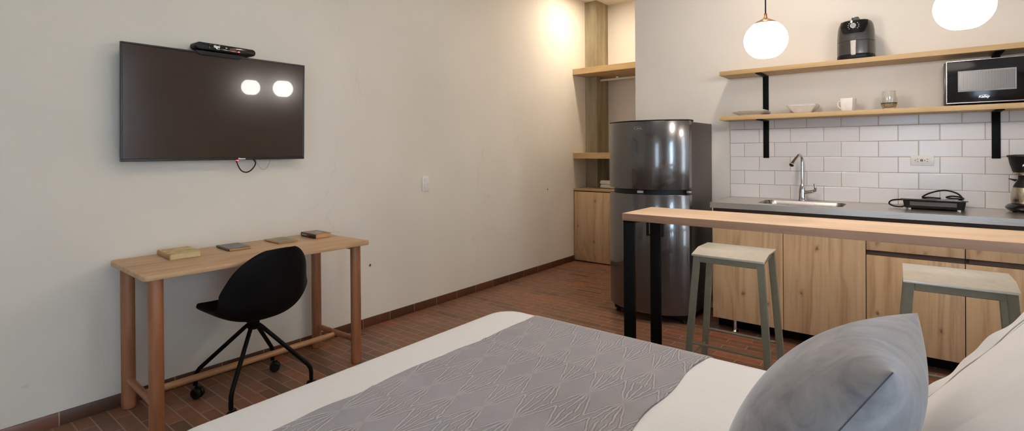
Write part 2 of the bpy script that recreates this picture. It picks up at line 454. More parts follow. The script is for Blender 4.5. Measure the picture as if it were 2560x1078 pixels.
def dup(root, off, label):
    r = root.copy(); C.objects.link(r); r.location = root.location + Vector(off); r['label'] = label
    for ch in list(root.children):
        c = ch.copy(); C.objects.link(c); c.parent = r
        for g in ch.children:
            d = g.copy(); C.objects.link(d); d.parent = c
    return r

# ------------------------------------------------------------------ setting
XW, YK, H = -3.125, 4.186, 3.0
XR, YB, XF = 2.4, -2.6, .66
struct('floor', box(B(), XW-.1, XR+.1, YB-.1, 5.7, -.1, 0), M['floor'], 'terracotta brick paver floor')
struct('ceiling', box(B(), XW-.1, XR+.1, YB-.1, 5.7, H, H+.1), M['ceiling'], 'white ceiling')
struct('wall_left', box(B(), XW-.1, XW, YB-.1, 5.7, 0, H), M['wall_left'], 'white plaster wall behind the television')
bm = box(B(), -1.96, XR+.1, YK, YK+.1, 0, H); box(bm, -1.96, -1.86, YK+.1, 5.59, 0, H)
struct('wall_back', bm, M['wall'], 'white wall behind the kitchen')
struct('wall_closet', box(B(), XW, -1.86, 5.59, 5.7, 0, H), M['wall'], 'back wall of the open closet')
struct('wall_column', box(B(), XW+.0005, -2.968, 5.314, 5.5895, 0, H), M['concrete'], 'raw concrete column in the closet corner')
bm = box(B(), XR, XR+.1, YB-.1, -.95, 0, H); box(bm, XR, XR+.1, .0, 1.58, 0, H); box(bm, XR, XR+.1, 2.08, YK, 0, H)
for a, b in ((-.95, 0), (1.58, 2.08)): box(bm, XR, XR+.1, a, b, 2.3, H)
struct('wall_right', bm, M['wall'], 'white wall to the right, with two tall windows')
# wall behind the photographer with a tall glazed opening
bm = box(B(), XW, -.60, YB-.1, YB, 0, H); box(bm, .40, XR, YB-.1, YB, 0, H); box(bm, -.60, .40, YB-.1, YB, 2.35, H)
struct('wall_front', bm, M['wall'], 'white wall with the glazed door behind the camera')
bm = B()
for x0, x1 in ((-.60, -.55), (.35, .40)): box(bm, x0, x1, YB-.08, YB-.02, 0, 2.35, .004)
for z0, z1 in ((0, .08), (2.28, 2.35)): box(bm, -.55, .35, YB-.08, YB-.02, z0, z1, .004)
wn = struct('window_1', bm, M['black'], 'black framed glazed door to the outside')
part('pane', box(B(), -.55, .35, YB-.052, YB-.048, .08, 2.28), M['glass'], wn)
for k, (y0, y1) in enumerate(((-.95, 0), (1.58, 2.08))):
    bm = B()
    for a, b in ((y0, y0+.035), (y1-.035, y1)): box(bm, XR+.02, XR+.08, a, b, 0, 2.3, .003)
    for a, b in ((0, .06), (2.25, 2.3)): box(bm, XR+.02, XR+.08, y0+.035, y1-.035, a, b, .003)
    wn = struct('window_%d' % (k+2), bm, M['black'], ('tall window in the right wall beyond the bed', 'narrow window in the right wall near the kitchen')[k])
    part('pane', box(B(), XR+.048, XR+.052, y0+.035, y1-.035, .06, 2.25), M['glass'], wn)
struct('baseboard_left', box(B(), XW+.0005, XW+.011, YB, 5.033, .0005, .063, .002), M['base'], 'dark terracotta skirting tiles')
struct('wall_backsplash', box(B(), -1.168, XF-.001, YK-.009, YK-.0005, .8905, 1.4665), M['tile'], 'white subway tile backsplash')

# ------------------------------------------------------------------ television
th = math.radians(1.75)
TVM = mat_from((-3.05, 1.2495, 1.213), (0, 1, 0), (math.sin(th), 0, math.cos(th)), (math.cos(th), 0, -math.sin(th)))   # local x right, y up, z out
W2, HT = .4755, .586
tv = thing('television', 'large black flat television tilted slightly down on the white left wall', 'television', (-3.05, 1.2495, 1.213))
bm = B()
for a in ((-W2, W2, 0, .014), (-W2, W2, HT-.009, HT), (-W2, -W2+.009, .014, HT-.009), (W2-.009, W2, .014, HT-.009)):
    box(bm, a[0], a[1], a[2], a[3], -.02, 0, .002, 1, TVM)
part('bezel', bm, M['bezel'], tv)
part('screen', box(B(), -W2+.0085, W2-.0085, .0135, HT-.0085, -.012, -.0035, 0, 1, TVM), M['screen'], tv)
bm = box(B(), -W2+.004, W2-.004, .004, HT-.004, -.030, -.0205, .002, 1, TVM)
box(bm, -.34, .34, .03, .40, -.052, -.030, .008, 2, TVM)
part('rear_housing', bm, M['black_plastic'], tv)
bm = box(B(), -3.1245, -3.105, 1.10, 1.40, 1.40, 1.62, .002); box(bm, -3.105, -3.0925, 1.16, 1.34, 1.44, 1.58)
part('wall_mount', bm, M['black'], tv)
part('brand_badge', text(B(), 'Hisense', .0125, TVM @ Matrix.Translation((.095, .0068, .0006)), 0, .0004), M['white_print'], tv, 'pale brand lettering on the lower bezel')
part('standby_light', box(B(), .066, .081, -.005, -.0005, -.012, -.004, .0015, 1, TVM), M['red_led'], tv, 'small red standby light')
part('power_cable', tube(B(), smooth_path([(-3.09, 1.325, 1.26), (-3.09, 1.33, 1.213), (-3.085, 1.351, 1.157), (-3.083, 1.382, 1.140), (-3.087, 1.415, 1.153), (-3.09, 1.440, 1.188), (-3.092, 1.43, 1.213), (-3.095, 1.40, 1.24)]), .0035, 8), M['black_plastic'], tv, 'thick black cable loop hanging below')
part('signal_cable', tube(B(), smooth_path([(-3.10, 1.44, 1.24), (-3.10, 1.45, 1.20), (-3.10, 1.470, 1.166), (-3.10, 1.492, 1.152), (-3.10, 1.515, 1.165), (-3.10, 1.530, 1.20), (-3.10, 1.536, 1.24)]), .002, 8), M['cable_white'], tv, 'thin pale cable loop hanging below')
# clip shelf on the set's top edge and the box on it
sh = thing('clip_shelf', 'black clip shelf hooked over the top edge of the television', 'shelf', (-3.06, 1.22, 1.80))
bm = box(B(), -3.112, -3.030, 1.105, 1.335, 1.8005, 1.8045, .0015)
part('tray', bm, M['black_plastic'], sh)
part('front_lip', prism(B(), [(1.095, 1.8035), (1.345, 1.8035), (1.328, 1.781), (1.125, 1.781)], 0, .006, .001, mat_from((-3.0305, 0, 0), (0, 1, 0), (0, 0, 1), (1, 0, 0)) ), M['black_plastic'], sh)
st = thing('set_top_box', 'black rounded set top box standing on top of the television', 'set top box', (-3.06, 1.26, 1.806))
SB = Matrix.Translation((-3.065, 1.262, 1.8065)) @ Matrix.Rotation(math.radians(3), 4, 'Z')
def loc(m, t): return m @ Matrix.Translation(t)
t0 = rrect(-.160, .160, -.019, .019, .0185, 6)
part('body', prism(B(), t0, -.045, .035, .004, SB @ mat_from((0, 0, .0245), (0, 1, 0), (0, 0, 1), (1, 0, 0))), M['black_plastic'], st)
fp = part('front_panel', prism(B(), rrect(-.098, .150, -.0145, .0175, .010, 5), .0352, .0385, .001, SB @ mat_from((0, 0, .0245), (0, 1, 0), (0, 0, 1), (1, 0, 0))), M['black_gloss'], st)
FP = SB @ mat_from((.0388, 0, .0245), (0, 1, 0), (0, 0, 1), (1, 0, 0))
bm = text(B(), 'tigo', .021, loc(FP, (-.058, .0045, 0)), 0, .0007)
tube(bm, [FP @ Vector((-.052+.010*math.cos(a), -.0045+.006*math.sin(a), .0005)) for a in [math.radians(200+14*i) for i in range(11)]], .0009, 6)
box(bm, -.0485, -.0395, .0112, .0124, 0, .0006, 0, 1, FP)
part('logo', bm, M['white_print'], fp, 'white maker lettering')
part('power_mark', box(B(), -.012, -.003, .002, .006, 0, .0012, .0008, 1, FP), M['white_print'], fp, 'small white mark')
part('display', box(B(), .012, .048, -.008, .006, 0, .0008, 0, 1, FP), M['dim_led'], fp, 'dim red digit display')
part('status_light', box(B(), .055, .066, -.0105, -.005, 0, .0012, .0008, 1, FP), M['red_led'], fp, 'bright red status light')
for yy in (-.12, .12):
    part('foot', cyl(B(), SB @ Vector((.01, yy, -.0018)), SB @ Vector((.01, yy, .0058)), .005, n=12), M['black_plastic'], st)

# ------------------------------------------------------------------ light switch
sw = thing('light_switch', 'white three rocker light switch on the left wall', 'light switch', (XW, 2.797, .998))
part('plate', box(B(), XW+.0005, XW+.009, 2.764, 2.830, .938, 1.058, .003), M['white_plastic'], sw)
for z in (.966, .998, 1.030):
    part('rocker', box(B(), XW+.0092, XW+.0125, 2.780, 2.814, z-.0145, z+.0145, .0015), M['white_plastic'], sw)
    
# ------------------------------------------------------------------ desk
dk = thing('desk', 'narrow oak desk with round legs against the left wall', 'desk', (-2.85, 1.29, 0))
zt = .731
out = []
cs = [(-2.575, .728), (-2.553, 1.857), (-3.088, 1.838), (-3.116, .742)]
for i, p in enumerate(cs):
    p = Vector(p); a = (Vector(cs[i-1])-p).normalized(); b = (Vector(cs[(i+1) % 4])-p).normalized(); r = .03
    for k in range(6):
        t = k/5; out.append(tuple((1-t)**2*(p+a*r)+2*t*(1-t)*p+t*t*(p+b*r)))
part('tabletop', prism(B(), out, zt-.024, zt, .004), M['desk_oak'], dk)
legs = dict(fl=(-2.642, .792), fr=(-2.650, 1.818), bl=(-3.072, .803), br=(-3.060, 1.806))
for k, (x, y) in legs.items():
    part('leg', cyl(B(), (x, y, .0005), (x, y, zt-.0245), .0295, .0295, 24, .003), M['leg_oak'], dk)
for a, b, z in (('fl', 'bl', .14), ('fr', 'br', .135)):
    p, q = Vector(legs[a]), Vector(legs[b]); d = (q-p).normalized()
    part('side_stretcher', cyl(B(), (*(p+d*.028), z), (*(q-d*.028), z), .0165), M['leg_oak'], dk)
ml = (Vector(legs['fl'])+Vector(legs['bl']))/2; mr = (Vector(legs['fr'])+Vector(legs['br']))/2; d = (mr-ml).normalized()
part('long_stretcher', cyl(B(), (*(ml+d*.016), .128), (*(mr-d*.016), .125), .0165), M['rail_oak'], dk)
for a, b in (('fl', 'bl'), ('fr', 'br')):
    p, q = Vector(legs[a]), Vector(legs[b]); d = (q-p).normalized()
    bm = B(); bar(bm, (*(p+d*.031), zt-.042), (*(q-d*.031), zt-.042), .030, .034, (0, 0, 1))
    part('batten', bm, M['leg_oak'], dk)

# ------------------------------------------------------------------ books on the desk
def book(name, label, corner, ang, L, Wd, T, cov, spine, pages, marks=()):
    """corner = near spine corner; L along the spine away from us (-X), Wd along +Y"""
    z0 = zt+.0006
    t = thing(name, label, 'book', (corner[0], corner[1], z0), 'books lying in a row on the desk')
    a = math.radians(ang)
    m = mat_from((corner[0], corner[1], z0), (-math.cos(a), math.sin(a), 0), (math.sin(a), math.cos(a), 0), (0, 0, -1)) @ Matrix.Scale(-1, 4, (0, 0, 1))
    c = .0014
    part('page_block', box(B(), .003, L-.003, .004, Wd-.004, c, T-c, 0, 1, m), pages, t)
    part('front_cover', box(B(), 0, L, .0018, Wd, T-c, T, .0005, 1, m), cov, t)
    part('back_cover', box(B(), 0, L, .0018, Wd, 0, c, .0005, 1, m), cov, t)
    sp = B()
    prism(sp, [(.0018, 0), (.0018, T), (0, T*.94), (-.0022, T*.7), (-.0028, T*.5), (-.0022, T*.3), (0, T*.06)], 0, L, 0, m @ mat_from((0, 0, 0), (0, 1, 0), (0, 0, 1), (1, 0, 0)))
    so = part('spine', sp, spine, t)
    for (l0, l1, h0, h1, mm) in marks:
        part('spine_print', box(B(), l0*L, l1*L, -.0034, -.0029, h0*T, h1*T, 0, 1, m), mm, so)
    return t
book('hardback_book', 'thick cream clothbound book at the left end of the desk', (-2.872, .922), 3, .205, .138, .026, M['cover_cream'], M['spine_cream'], M['pages_light'])
book('paperback_book', 'dark blue paperback, second book from the left on the desk', (-2.872, 1.196), 3, .178, .112, .013, M['cover_blue'], M['spine_black'], M['pages'])
book('paperback_book', 'thin grey green paperback behind the chair back on the desk', (-2.876, 1.468), 2, .178, .112, .009, M['cover_field'], M['spine_cream'], M['pages'])
book('paperback_book', 'thick dusky paperback with black spine at the right of the desk', (-2.866, 1.690), 2, .178, .104, .025, M['cover_dusk'], M['spine_black'], M['pages'],
     ((.42, .52, .15, .85, M['red']), (.58, .92, .30, .72, M['grey_print']), (.06, .36, .40, .65, M['slot'])))

# ------------------------------------------------------------------ desk chair
CX, CY = -2.712, 1.246
ch = thing('desk_chair', 'black moulded bucket chair on castors pushed up to the oak desk', 'chair', (CX, CY, 0))
crot = math.radians(4)
def chw(u, s_, z):       # u forward (-X), s sideways (+Y)
    x = -u; y = s_
    return Vector((CX+x*math.cos(crot)-y*math.sin(crot), CY+x*math.sin(crot)+y*math.cos(crot), z))
prof = [(.238, .470), (.215, .468), (.15, .450), (.05, .430), (-.06, .420), (-.130, .430), (-.180, .466), (-.208, .525), (-.228, .600), (-.244, .680), (-.254, .740), (-.262, .788)]
wid = [.150, .185, .215, .230, .238, .240, .240, .236, .228, .212, .18, .13]
lift = [.004, .012, .034, .058, .080, .100, .114, .116, .104, .084, .060, .03]
def cr(L, x):
    i = min(int(x), len(L)-2); t = x-i
    g = lambda k: L[max(0, min(len(L)-1, k))]
    return .5*((2*g(i))+(-g(i-1)+g(i+1))*t+(2*g(i-1)-5*g(i)+4*g(i+1)-g(i+2))*t*t+(-g(i-1)+3*g(i)-3*g(i+1)+g(i+2))*t**3)
PU = [p[0] for p in prof]; PZ = [p[1] for p in prof]
NI, NJ = 110, 32; t = bmesh.new(); grid = []
for i in range(NI+1):
    x = (len(prof)-1)*i/NI
    u, z, w, l = cr(PU, x), cr(PZ, x), max(.01, cr(wid, x)), cr(lift, x)
    if x > 6:
        q = (x-6)/5; w = .240*math.sqrt(max(0, 1-.985*q**2.1)); l = .114*max(0, 1-q*q)**.85
    q_ = max(0, min(1, (x-3)/7)); q_ = q_*q_*(3-2*q_); nu, nz = Vector((.06+.92*q_, 1-1.02*q_)).normalized()
    e = .02; du, dz = cr(PU, min(x+e, 11))-cr(PU, max(x-e, 0)), cr(PZ, min(x+e, 11))-cr(PZ, max(x-e, 0))
    
    rw = []
    for j in range(NJ+1):
        s_ = -1+2*j/NJ; k = abs(s_)**2.6
        rw.append(t.verts.new(chw(u+nu*l*k, w*s_*(1-.06*k), z+nz*l*k)))
    grid.append(rw)
for i in range(NI):
    for j in range(NJ): t.faces.new((grid[i][j], grid[i][j+1], grid[i+1][j+1], grid[i+1][j]))
bmesh.ops.recalc_face_normals(t, faces=t.faces)
bmesh.ops.solidify(t, geom=t.faces[:], thickness=.009)
part('shell', t, M['black_shell'], ch, ang=60)
bm = B(); prism(bm, rrect(-.06, .06, -.055, .055, .02), .396, .4135, .004, mat_from((CX, CY, 0), (-1, 0, 0), (0, -1, 0), (0, 0, 1)))
part('seat_plate', bm, M['black_plastic'], ch)
part('hub', cyl(B(), (CX, CY, .345), (CX, CY, .3955), .028, .030, 24, .004), M['black'], ch)
for sx in (-1, 1):
    for sy in (-1, 1):
        fx, fy = .205*sx, .200*sy
        P = [(CX+.018*sx, CY+.018*sy, .365), (CX+.03*sx, CY+.03*sy, .352), (CX+fx*.93, CY+fy*.93, .150), (CX+fx*.985, CY+fy*.985, .128), (CX+fx, CY+fy, .105), (CX+fx, CY+fy, .066)]
        pp = [Vector(P[0]), Vector(P[1])]+[Vector(P[1]).lerp(Vector(P[2]), k/6) for k in range(1, 6)]+[Vector(q) for q in P[2:]]
        lg = part('leg', tube(B(), pp, .0105, 12), M['black'], ch)
        # twin wheel castor, trailing
        a = math.radians(25+80*(sx > 0)+35*(sy > 0)); dx, dy = math.cos(a), math.sin(a)
        cx, cy = CX+fx+.012*dx, CY+fy+.012*dy
        bm = B()
        for k in (-1, 1): cyl(bm, (cx-dy*k*.004, cy+dx*k*.004, .0285), (cx-dy*k*.024, cy+dx*k*.024, .0285), .028, .026, 24, .004)
        box(bm, -.014, .014, -.006, .006, .028, .062, .003, 1, Matrix.Translation((cx, cy, 0)) @ Matrix.Rotation(a, 4, 'Z'))
        part('castor', bm, M['black_plastic'], lg)

# ------------------------------------------------------------------ closet
def closet_board(bm, z0, z1, y0=5.035, bev=.0015):
    return prism(bm, [(XW+.002, y0), (-1.962, y0), (-1.962, 5.588), (-2.966, 5.588), (-2.966, 5.312), (XW+.002, 5.312)], z0, z1, bev, seg=1)
cc = thing('closet_cabinet', 'low oak closet cabinet in the alcove behind the refrigerator', 'cabinet', (-2.54, 5.30, 0))
part('top', closet_board(B(), .802, .824), M['oak_shelf'], cc)
bm = B(); prism(bm, [(XW+.012, 5.055), (-1.97, 5.055), (-1.97, 5.58), (-2.96, 5.58), (-2.96, 5.305), (XW+.012, 5.305)], .0005, .8015)
part('carcass', bm, M['recess'], cc)
for x0, x1 in ((XW+.012, -2.552), (-2.548, -1.97)):
    part('door', box(B(), x0, x1, 5.036, 5.0545, .014, .790, .001), M['closet_oak'], cc)
single('closet_shelf', closet_board(B(), 1.162, 1.229), M['oak_shelf'], 'thick oak closet shelf above the folded towels', 'shelf', 'closet shelves')
single('closet_shelf', closet_board(B(), 2.117, 2.183), M['oak_shelf'], 'highest oak closet shelf, with the hanging rail below it', 'shelf', 'closet shelves')
bm = tube(B(), [(-2.967, 5.40, 2.078), (-1.961, 5.40, 2.078)], .0125, 16)
rl = thing('hanging_rail', 'white clothes rail below the highest closet shelf', 'rail', (-2.46, 5.40, 2.078))
part('rod', bm, M['white_plastic'], rl)
part('hanger_bracket', box(B(), -2.76, -2.735, 5.39, 5.41, 2.090, 2.1165, .001), M['silver'], rl)
for k, (z, r) in enumerate(((.856, .031), (.901, .026))):
    bm = B(); m = Matrix.Translation((-2.70-.004*k, 5.20, z)) @ Matrix.Rotation(PI/2, 4, 'Y') @ Matrix.Scale(.72 if k == 0 else .9, 4, (1, 0, 0))
    lathe(bm, [(0, -.16), (r*.5, -.162), (r*.9, -.155), (r, -.14), (r*1.02, 0), (r, .14), (r*.9, .155), (0, .16)], 28, m)
    bmesh.ops.transform(bm, matrix=Matrix.Identity(4), verts=bm.verts)
    zs = min(v.co.z for v in bm.verts); target = .8245 if k == 0 else .8695
    bmesh.ops.translate(bm, vec=(0, 0, target-zs), verts=bm.verts)
    single('rolled_towel', bm, M['towel'], ('white rolled towel lying on the closet cabinet top', 'white rolled towel stacked above another towel')[k], 'towel', 'white towels in the closet')

# ------------------------------------------------------------------ refrigerator
fx0, fx1 = -1.930, -1.304
fr = thing('refrigerator', 'dark grey two door refrigerator with curved glossy doors', 'refrigerator', (-1.606, 3.85, 0))
def curved(bm, y_end, bulge, y_back, z0, z1, inset=0.0, bev=.004):
    o = []
    for i in range(33):
        s_ = -1+2*i/32; x = (fx0+fx1)/2+s_*((fx1-fx0)/2-inset)
        o.append((x, y_end-bulge*(1-abs(s_)**2.3)+inset))
    o += [(fx1-inset, y_back), (fx0+inset, y_back)]
    return prism(bm, o, z0, z1, bev)
part('body', box(B(), fx0+.004, fx1-.002, 3.712, 4.165, .058, 1.455, .006), M['fridge_side'], fr)
fz = part('freezer_door', curved(B(), 3.655, .142, 3.708, .966, 1.463), M['fridge'], fr)
fd = part('fridge_door', curved(B(), 3.655, .142, 3.708, .070, .930), M['fridge'], fr)
part('handle_recess', curved(B(), 3.655, .142, 3.708, .9305, .9655, .030, 0), M['black_plastic'], fr)
part('top_cap', curved(B(), 3.654, .143, 3.708, 1.4635, 1.470, -.001, .002), M['black_plastic'], fr)
part('plinth', box(B(), fx0+.03, fx1-.03, 3.66, 4.12, .022, .0575, .004), M['black_plastic'], fr)
for x in (fx0+.055, fx1-.055):
    for y in (3.68, 4.08):
        part('foot', cyl(B(), (x, y, .0005), (x, y, .0218), .020, .016, 16), M['black_plastic'], fr)
part('hinge', box(B(), fx1-.03, fx1+.001, 3.705, 3.745, 1.4555, 1.470, .003), M['black_plastic'], fr)
part('middle_hinge', box(B(), fx1-.022, fx1+.004, 3.655, 3.690, .942, .958, .003), M['silver'], fr, 'small silver middle hinge')
part('lock_plate', box(B(), -1.642, -1.597, 3.522, 3.540, .939, .957, .003), M['grey_print'], fr, 'small grey plate between the doors')
bm = B(); zc, xc = 1.412, -1.622
ypt = lambda x: 3.655-.142*(1-abs((x+1.617)/.313)**2.3)-.0006
tube(bm, [(xc+.034*math.cos(a), ypt(xc+.034*math.cos(a)), zc+.012*math.sin(a)) for a in [math.radians(50+9*i) for i in range(32)]], .0009, 6)
for k in range(6): box(bm, xc-.014+k*.0065, xc-.010+k*.0065, ypt(xc)-.0008, ypt(xc)+.001, zc-.003, zc+.003)
part('badge', bm, M['grey_print'], fz, 'small silver oval badge')
bm = B()
for x0, x1, z0, z1 in ((-1.570, -1.548, .634, .810), (-1.470, -1.448, .634, .810), (-1.548, -1.470, .634, .650), (-1.548, -1.470, .794, .810)):
    box(bm, x0, x1, 3.514, 3.55, z0, z1, .004)
dp = part('water_dispenser', bm, M['black_plastic'], fd, 'black water dispenser frame')
part('dispenser_niche', box(B(), -1.548, -1.470, 3.532, 3.55, .650, .794), M['fridge_side'], dp)
for z0, z1 in ((.62, .962), (.97, 1.05)):
    part('edge_grip', box(B(), fx0-.006, fx0+.008, 3.662, 3.704, max(z0, .83), min(z1, .930) if z0 < .9 else z1, .003), M['black_plastic'], fd if z0 < .9 else fz)

# ------------------------------------------------------------------ kitchen base cabinets
YF = 3.669
def cab(name, label, x0, x1, drawer, idx):
    t = thing(name, label, 'cabinet', ((x0+x1)/2, 3.90, 0), 'kitchen base cabinets')
    bm = box(B(), x0, x1, YF+.020, 4.16, .09, .8445)
    part('carcass', bm, M['recess'], t)
    for i, (a, b) in enumerate(drawer['doors']):
        part('door', box(B(), a, b, YF, YF+.0185, .092, drawer['top'], .0012), M['oak_door'][(idx+i) % 6], t)
    if drawer.get('drawer'):
        a, b = drawer['doors'][0]
        part('drawer', box(B(), a, b, YF, YF+.0185, .657, .826, .0012), M['oak_drawer'], t)
        part('grip_channel', box(B(), a+.014, b-.002, YF+.010, YF+.0195, .629, .655), M['recess'], t)
    for x in (x0+.13, x1-.13) if len(drawer['doors']) > 1 else ((x0+x1)/2,):
        f = part('foot', cyl(B(), (x, 3.735, .010), (x, 3.735, .0895), .012, n=16), M['chrome'], t)
        part('foot_pad', cyl(B(), (x, 3.735, .0005), (x, 3.735, .0098), .022, .016, 20), M['chrome'], f)
    bm = box(B(), x0, x1, 3.80, 3.815, .001, .0895)
    part('toe_board', bm, M['black'], t)
cab('sink_cabinet', 'oak double door cabinet under the sink', -1.150, -.2690, dict(doors=((-1.148, -.710), (-.706, -.270)), top=.826), 0)
cab('drawer_cabinet', 'oak cabinet with a drawer, just right of the sink cabinet', -.2670, .1715, dict(doors=((-.266, .1705),), top=.627, drawer=True), 2)
cab('drawer_cabinet', 'oak cabinet with a drawer at the right edge, under the coffee maker', .1735, .612, dict(doors=((.1745, .611),), top=.627, drawer=True), 3)
single('grip_rail', box(B(), -1.148, .611, YF+.030, YF+.045, .8450, .8515), M['recess'], 'dark finger groove strip under the steel worktop', 'strip')

# ------------------------------------------------------------------ steel worktop with sink
wt = thing('worktop', 'brushed steel worktop with a pressed sink basin', 'worktop', (-.30, 3.9, .89))
X0, X1, Y0, Y1, ZA, ZB = -1.157, XF-.003, 3.640, YK-.0105, .8525, .890
sx0, sx1, sy0, sy1 = -.885, -.395, 3.745, 4.050
t = bmesh.new()
inner = rrect(sx0, sx1, sy0, sy1, .06, 8); n = len(inner)
outer = [(X0, Y0), (X1, Y0), (X1, Y1), (X0, Y1)]
loops = {}
for z in (ZA, ZB):
    es = []
    for nm, lp_ in (('in', inner), ('out', outer)):
        vs = [t.verts.new((x, y, z)) for x, y in lp_]; loops[nm, z] = vs
        es += [t.edges.new((vs[k], vs[(k+1) % len(vs)])) for k in range(len(vs))]
    bmesh.ops.triangle_fill(t, edges=es, use_beauty=True)
for nm in ('in', 'out'):
    a, b = loops[nm, ZA], loops[nm, ZB]
    for k in range(len(a)):
        q = (k+1) % len(a); t.faces.new((a[k], a[q], b[q], b[k]))
bmesh.ops.recalc_face_normals(t, faces=t.faces)
part('slab', t, M['steel'], wt)
# basin: rounded rectangular bowl hung in the hole
t = bmesh.new(); rings = []
for ins, z, r in ((.0015, .8895, .060), (.006, .880, .060), (.012, .855, .060), (.022, .80, .062), (.040, .765, .062), (.075, .750, .06), (.13, .747, .02)):
    rings.append([t.verts.new((x, y, z)) for x, y in rrect(sx0+ins, sx1-ins, sy0+ins, sy1-ins, r, 8)])
for p, q in zip(rings, rings[1:]):
    for i in range(n):
        j = (i+1) % n; t.faces.new((p[i], p[j], q[j], q[i]))
t.faces.new(rings[-1]); bmesh.ops.recalc_face_normals(t, faces=t.faces)
for f in t.faces: f.normal_flip()
bs = part('sink_basin', t, M['steel_basin'], wt)
part('drain', lathe(B(), [(0, 0), (.03, 0), (.036, .002), (.034, .004), (0, .002)], 24, Matrix.Translation((-.64, 3.9, .7475))), M['chrome'], bs)
fc = thing('faucet', 'tall chrome kitchen faucet behind the sink', 'faucet', (-.668, 4.105, .8905))
fxx, fyy = -.668, 4.105
part('base', lathe(B(), [(0, 0), (.027, 0), (.027, .006), (.0235, .012), (.0225, .03), (.021, .07), (.0165, .10), (.0125, .112), (0, .112)], 28, Matrix.Translation((fxx, fyy, .8905))), M['chrome'], fc)
sp = [(fxx, fyy, .995), (fxx, fyy, 1.06), (fxx, fyy, 1.12), (fxx, fyy, 1.17), (fxx-.002, fyy-.010, 1.196), (fxx-.008, fyy-.032, 1.212), (fxx-.014, fyy-.056, 1.208), (fxx-.022, fyy-.085, 1.188)]
so = part('spout', tube(B(), smooth_path(sp, 5), .0095, 14), M['chrome'], fc)
part('spray_head', cyl(B(), (fxx-.022, fyy-.085, 1.190), (fxx-.041, fyy-.150, 1.142), .0115, .0155, 20, .002), M['chrome'], so)
hd = part('lever_joint', cyl(B(), (fxx+.018, fyy-.006, .945), (fxx+.072, fyy-.022, .958), .0155, .0125, 20, .003), M['chrome'], fc)
part('lever', tube(B(), smooth_path([(fxx+.066, fyy-.020, .958), (fxx+.083, fyy-.026, .968), (fxx+.083, fyy-.030, .990), (fxx+.078, fyy-.034, 1.012)], 5), [.011]*6+[.009]*5+[.006]*5, 12), M['chrome'], hd)

# ------------------------------------------------------------------ wall shelves and brackets
single('wall_shelf', box(B(), -1.179, XF-.002, 3.942, YK-.0005, 1.797, 1.828, .001), M['oak_shelf'], 'upper oak kitchen shelf carrying the air fryer', 'shelf', 'kitchen wall shelves')
single('wall_shelf', box(B(), -1.179, XF-.002, 3.938, YK-.0005, 1.467, 1.497, .001), M['oak_shelf'], 'lower oak kitchen shelf carrying crockery and the microwave', 'shelf', 'kitchen wall shelves')
def bracket(label, x, ztop, zlow, yb):
    t = thing('shelf_bracket', label, 'bracket', (x, yb, ztop), 'black shelf brackets')
    part('upright', box(B(), x-.0195, x+.0195, yb-.0065, yb-.0005, zlow, ztop-.0005, .001), M['black'], t)
    bm = box(B(), x-.0195, x+.0195, 3.955, yb-.007, ztop-.0065, ztop-.0005, .001)
    part('arm', bm, M['black'], t)
bracket('left black bracket under the upper shelf, above the plates', -.917, 1.797, 1.4985, YK)
bracket('left black bracket under the lower shelf, above the sink', -.914, 1.467, 1.188, YK-.009)
bracket('right black bracket under the upper shelf, behind the microwave', .335, 1.797, 1.4985, YK)
bracket('right black bracket under the lower shelf, near the coffee maker', .335, 1.467, 1.188, YK-.009)

# ------------------------------------------------------------------ air fryer
zs = 1.8285; ax, ay = -.346, 4.062
af = thing('air_fryer', 'dark grey air fryer with a round dial standing on the upper shelf', 'air fryer', (ax, ay, zs))
mz = Matrix.Translation((ax, ay, zs)) @ Matrix.Rotation(math.radians(-3), 4, 'Z')
part('base_ring', lathe(B(), [(0, 0), (.100, 0), (.104, .006), (.105, .024), (.103, .034), (0, .034)], 48, mz, .16), M['black_plastic'], af)
part('basket', lathe(B(), [(0, .0345), (.103, .0345), (.1045, .05), (.104, .118), (0, .118)], 48, mz, .16), M['fryer'], af)
part('body', lathe(B(), [(0, .120), (.104, .120), (.1035, .15), (.101, .19), (.096, .225), (.088, .246), (.074, .256), (.04, .260), (0, .260)], 48, mz, .16), M['fryer'], af)
# control panel: curved black patch on the upper front
t = bmesh.new(); rows = []
for i in range(9):
    z = .166+.083*i/8; hw = .058+.016*min(1, (i/5))
    r = .1065 if z < .20 else .1065-.013*((z-.20)/.049)**1.6
    rw = []
    for j in range(15):
        s_ = -1+2*j/14; x = s_*hw*(1 if i else .86)
        y = -math.sqrt(max(.0001, r*r-x*x))*1.03+.012*(abs(s_)**4)*0
        rw.append(t.verts.new((x, y, z)))
    rows.append(rw)
for i in range(8):
    for j in range(14): t.faces.new((rows[i][j], rows[i][j+1], rows[i+1][j+1], rows[i+1][j]))
bmesh.ops.recalc_face_normals(t, faces=t.faces); bmesh.ops.solidify(t, geom=t.faces[:], thickness=.003)
bmesh.ops.transform(t, matrix=mz, verts=t.verts)
cp = part('control_panel', t, M['black_gloss'], af)
yd = -.111
dl = part('dial', cyl(B(), mz @ Vector((.002, yd+.004, .212)), mz @ Vector((.002, yd-.014, .210)), .0175, .016, 28, .002), M['silver'], cp)
part('dial_face', cyl(B(), mz @ Vector((.002, yd-.0142, .210)), mz @ Vector((.002, yd-.0152, .210)), .0125, n=24), M['grey_print'], dl)
for k in range(11):
    a = math.radians(-130+26*k); x, z = .002+.029*math.sin(a), .211+.026*math.cos(a)
    if z > .232: continue
    part('dial_mark', box(B(), -.0022, .0022, -.0008, .0008, -.0012, .0012, 0, 1, mz @ Matrix.Translation((x, -math.sqrt(.1065**2-x*x)*1.03-.0012, z))), M['white_print'], cp)
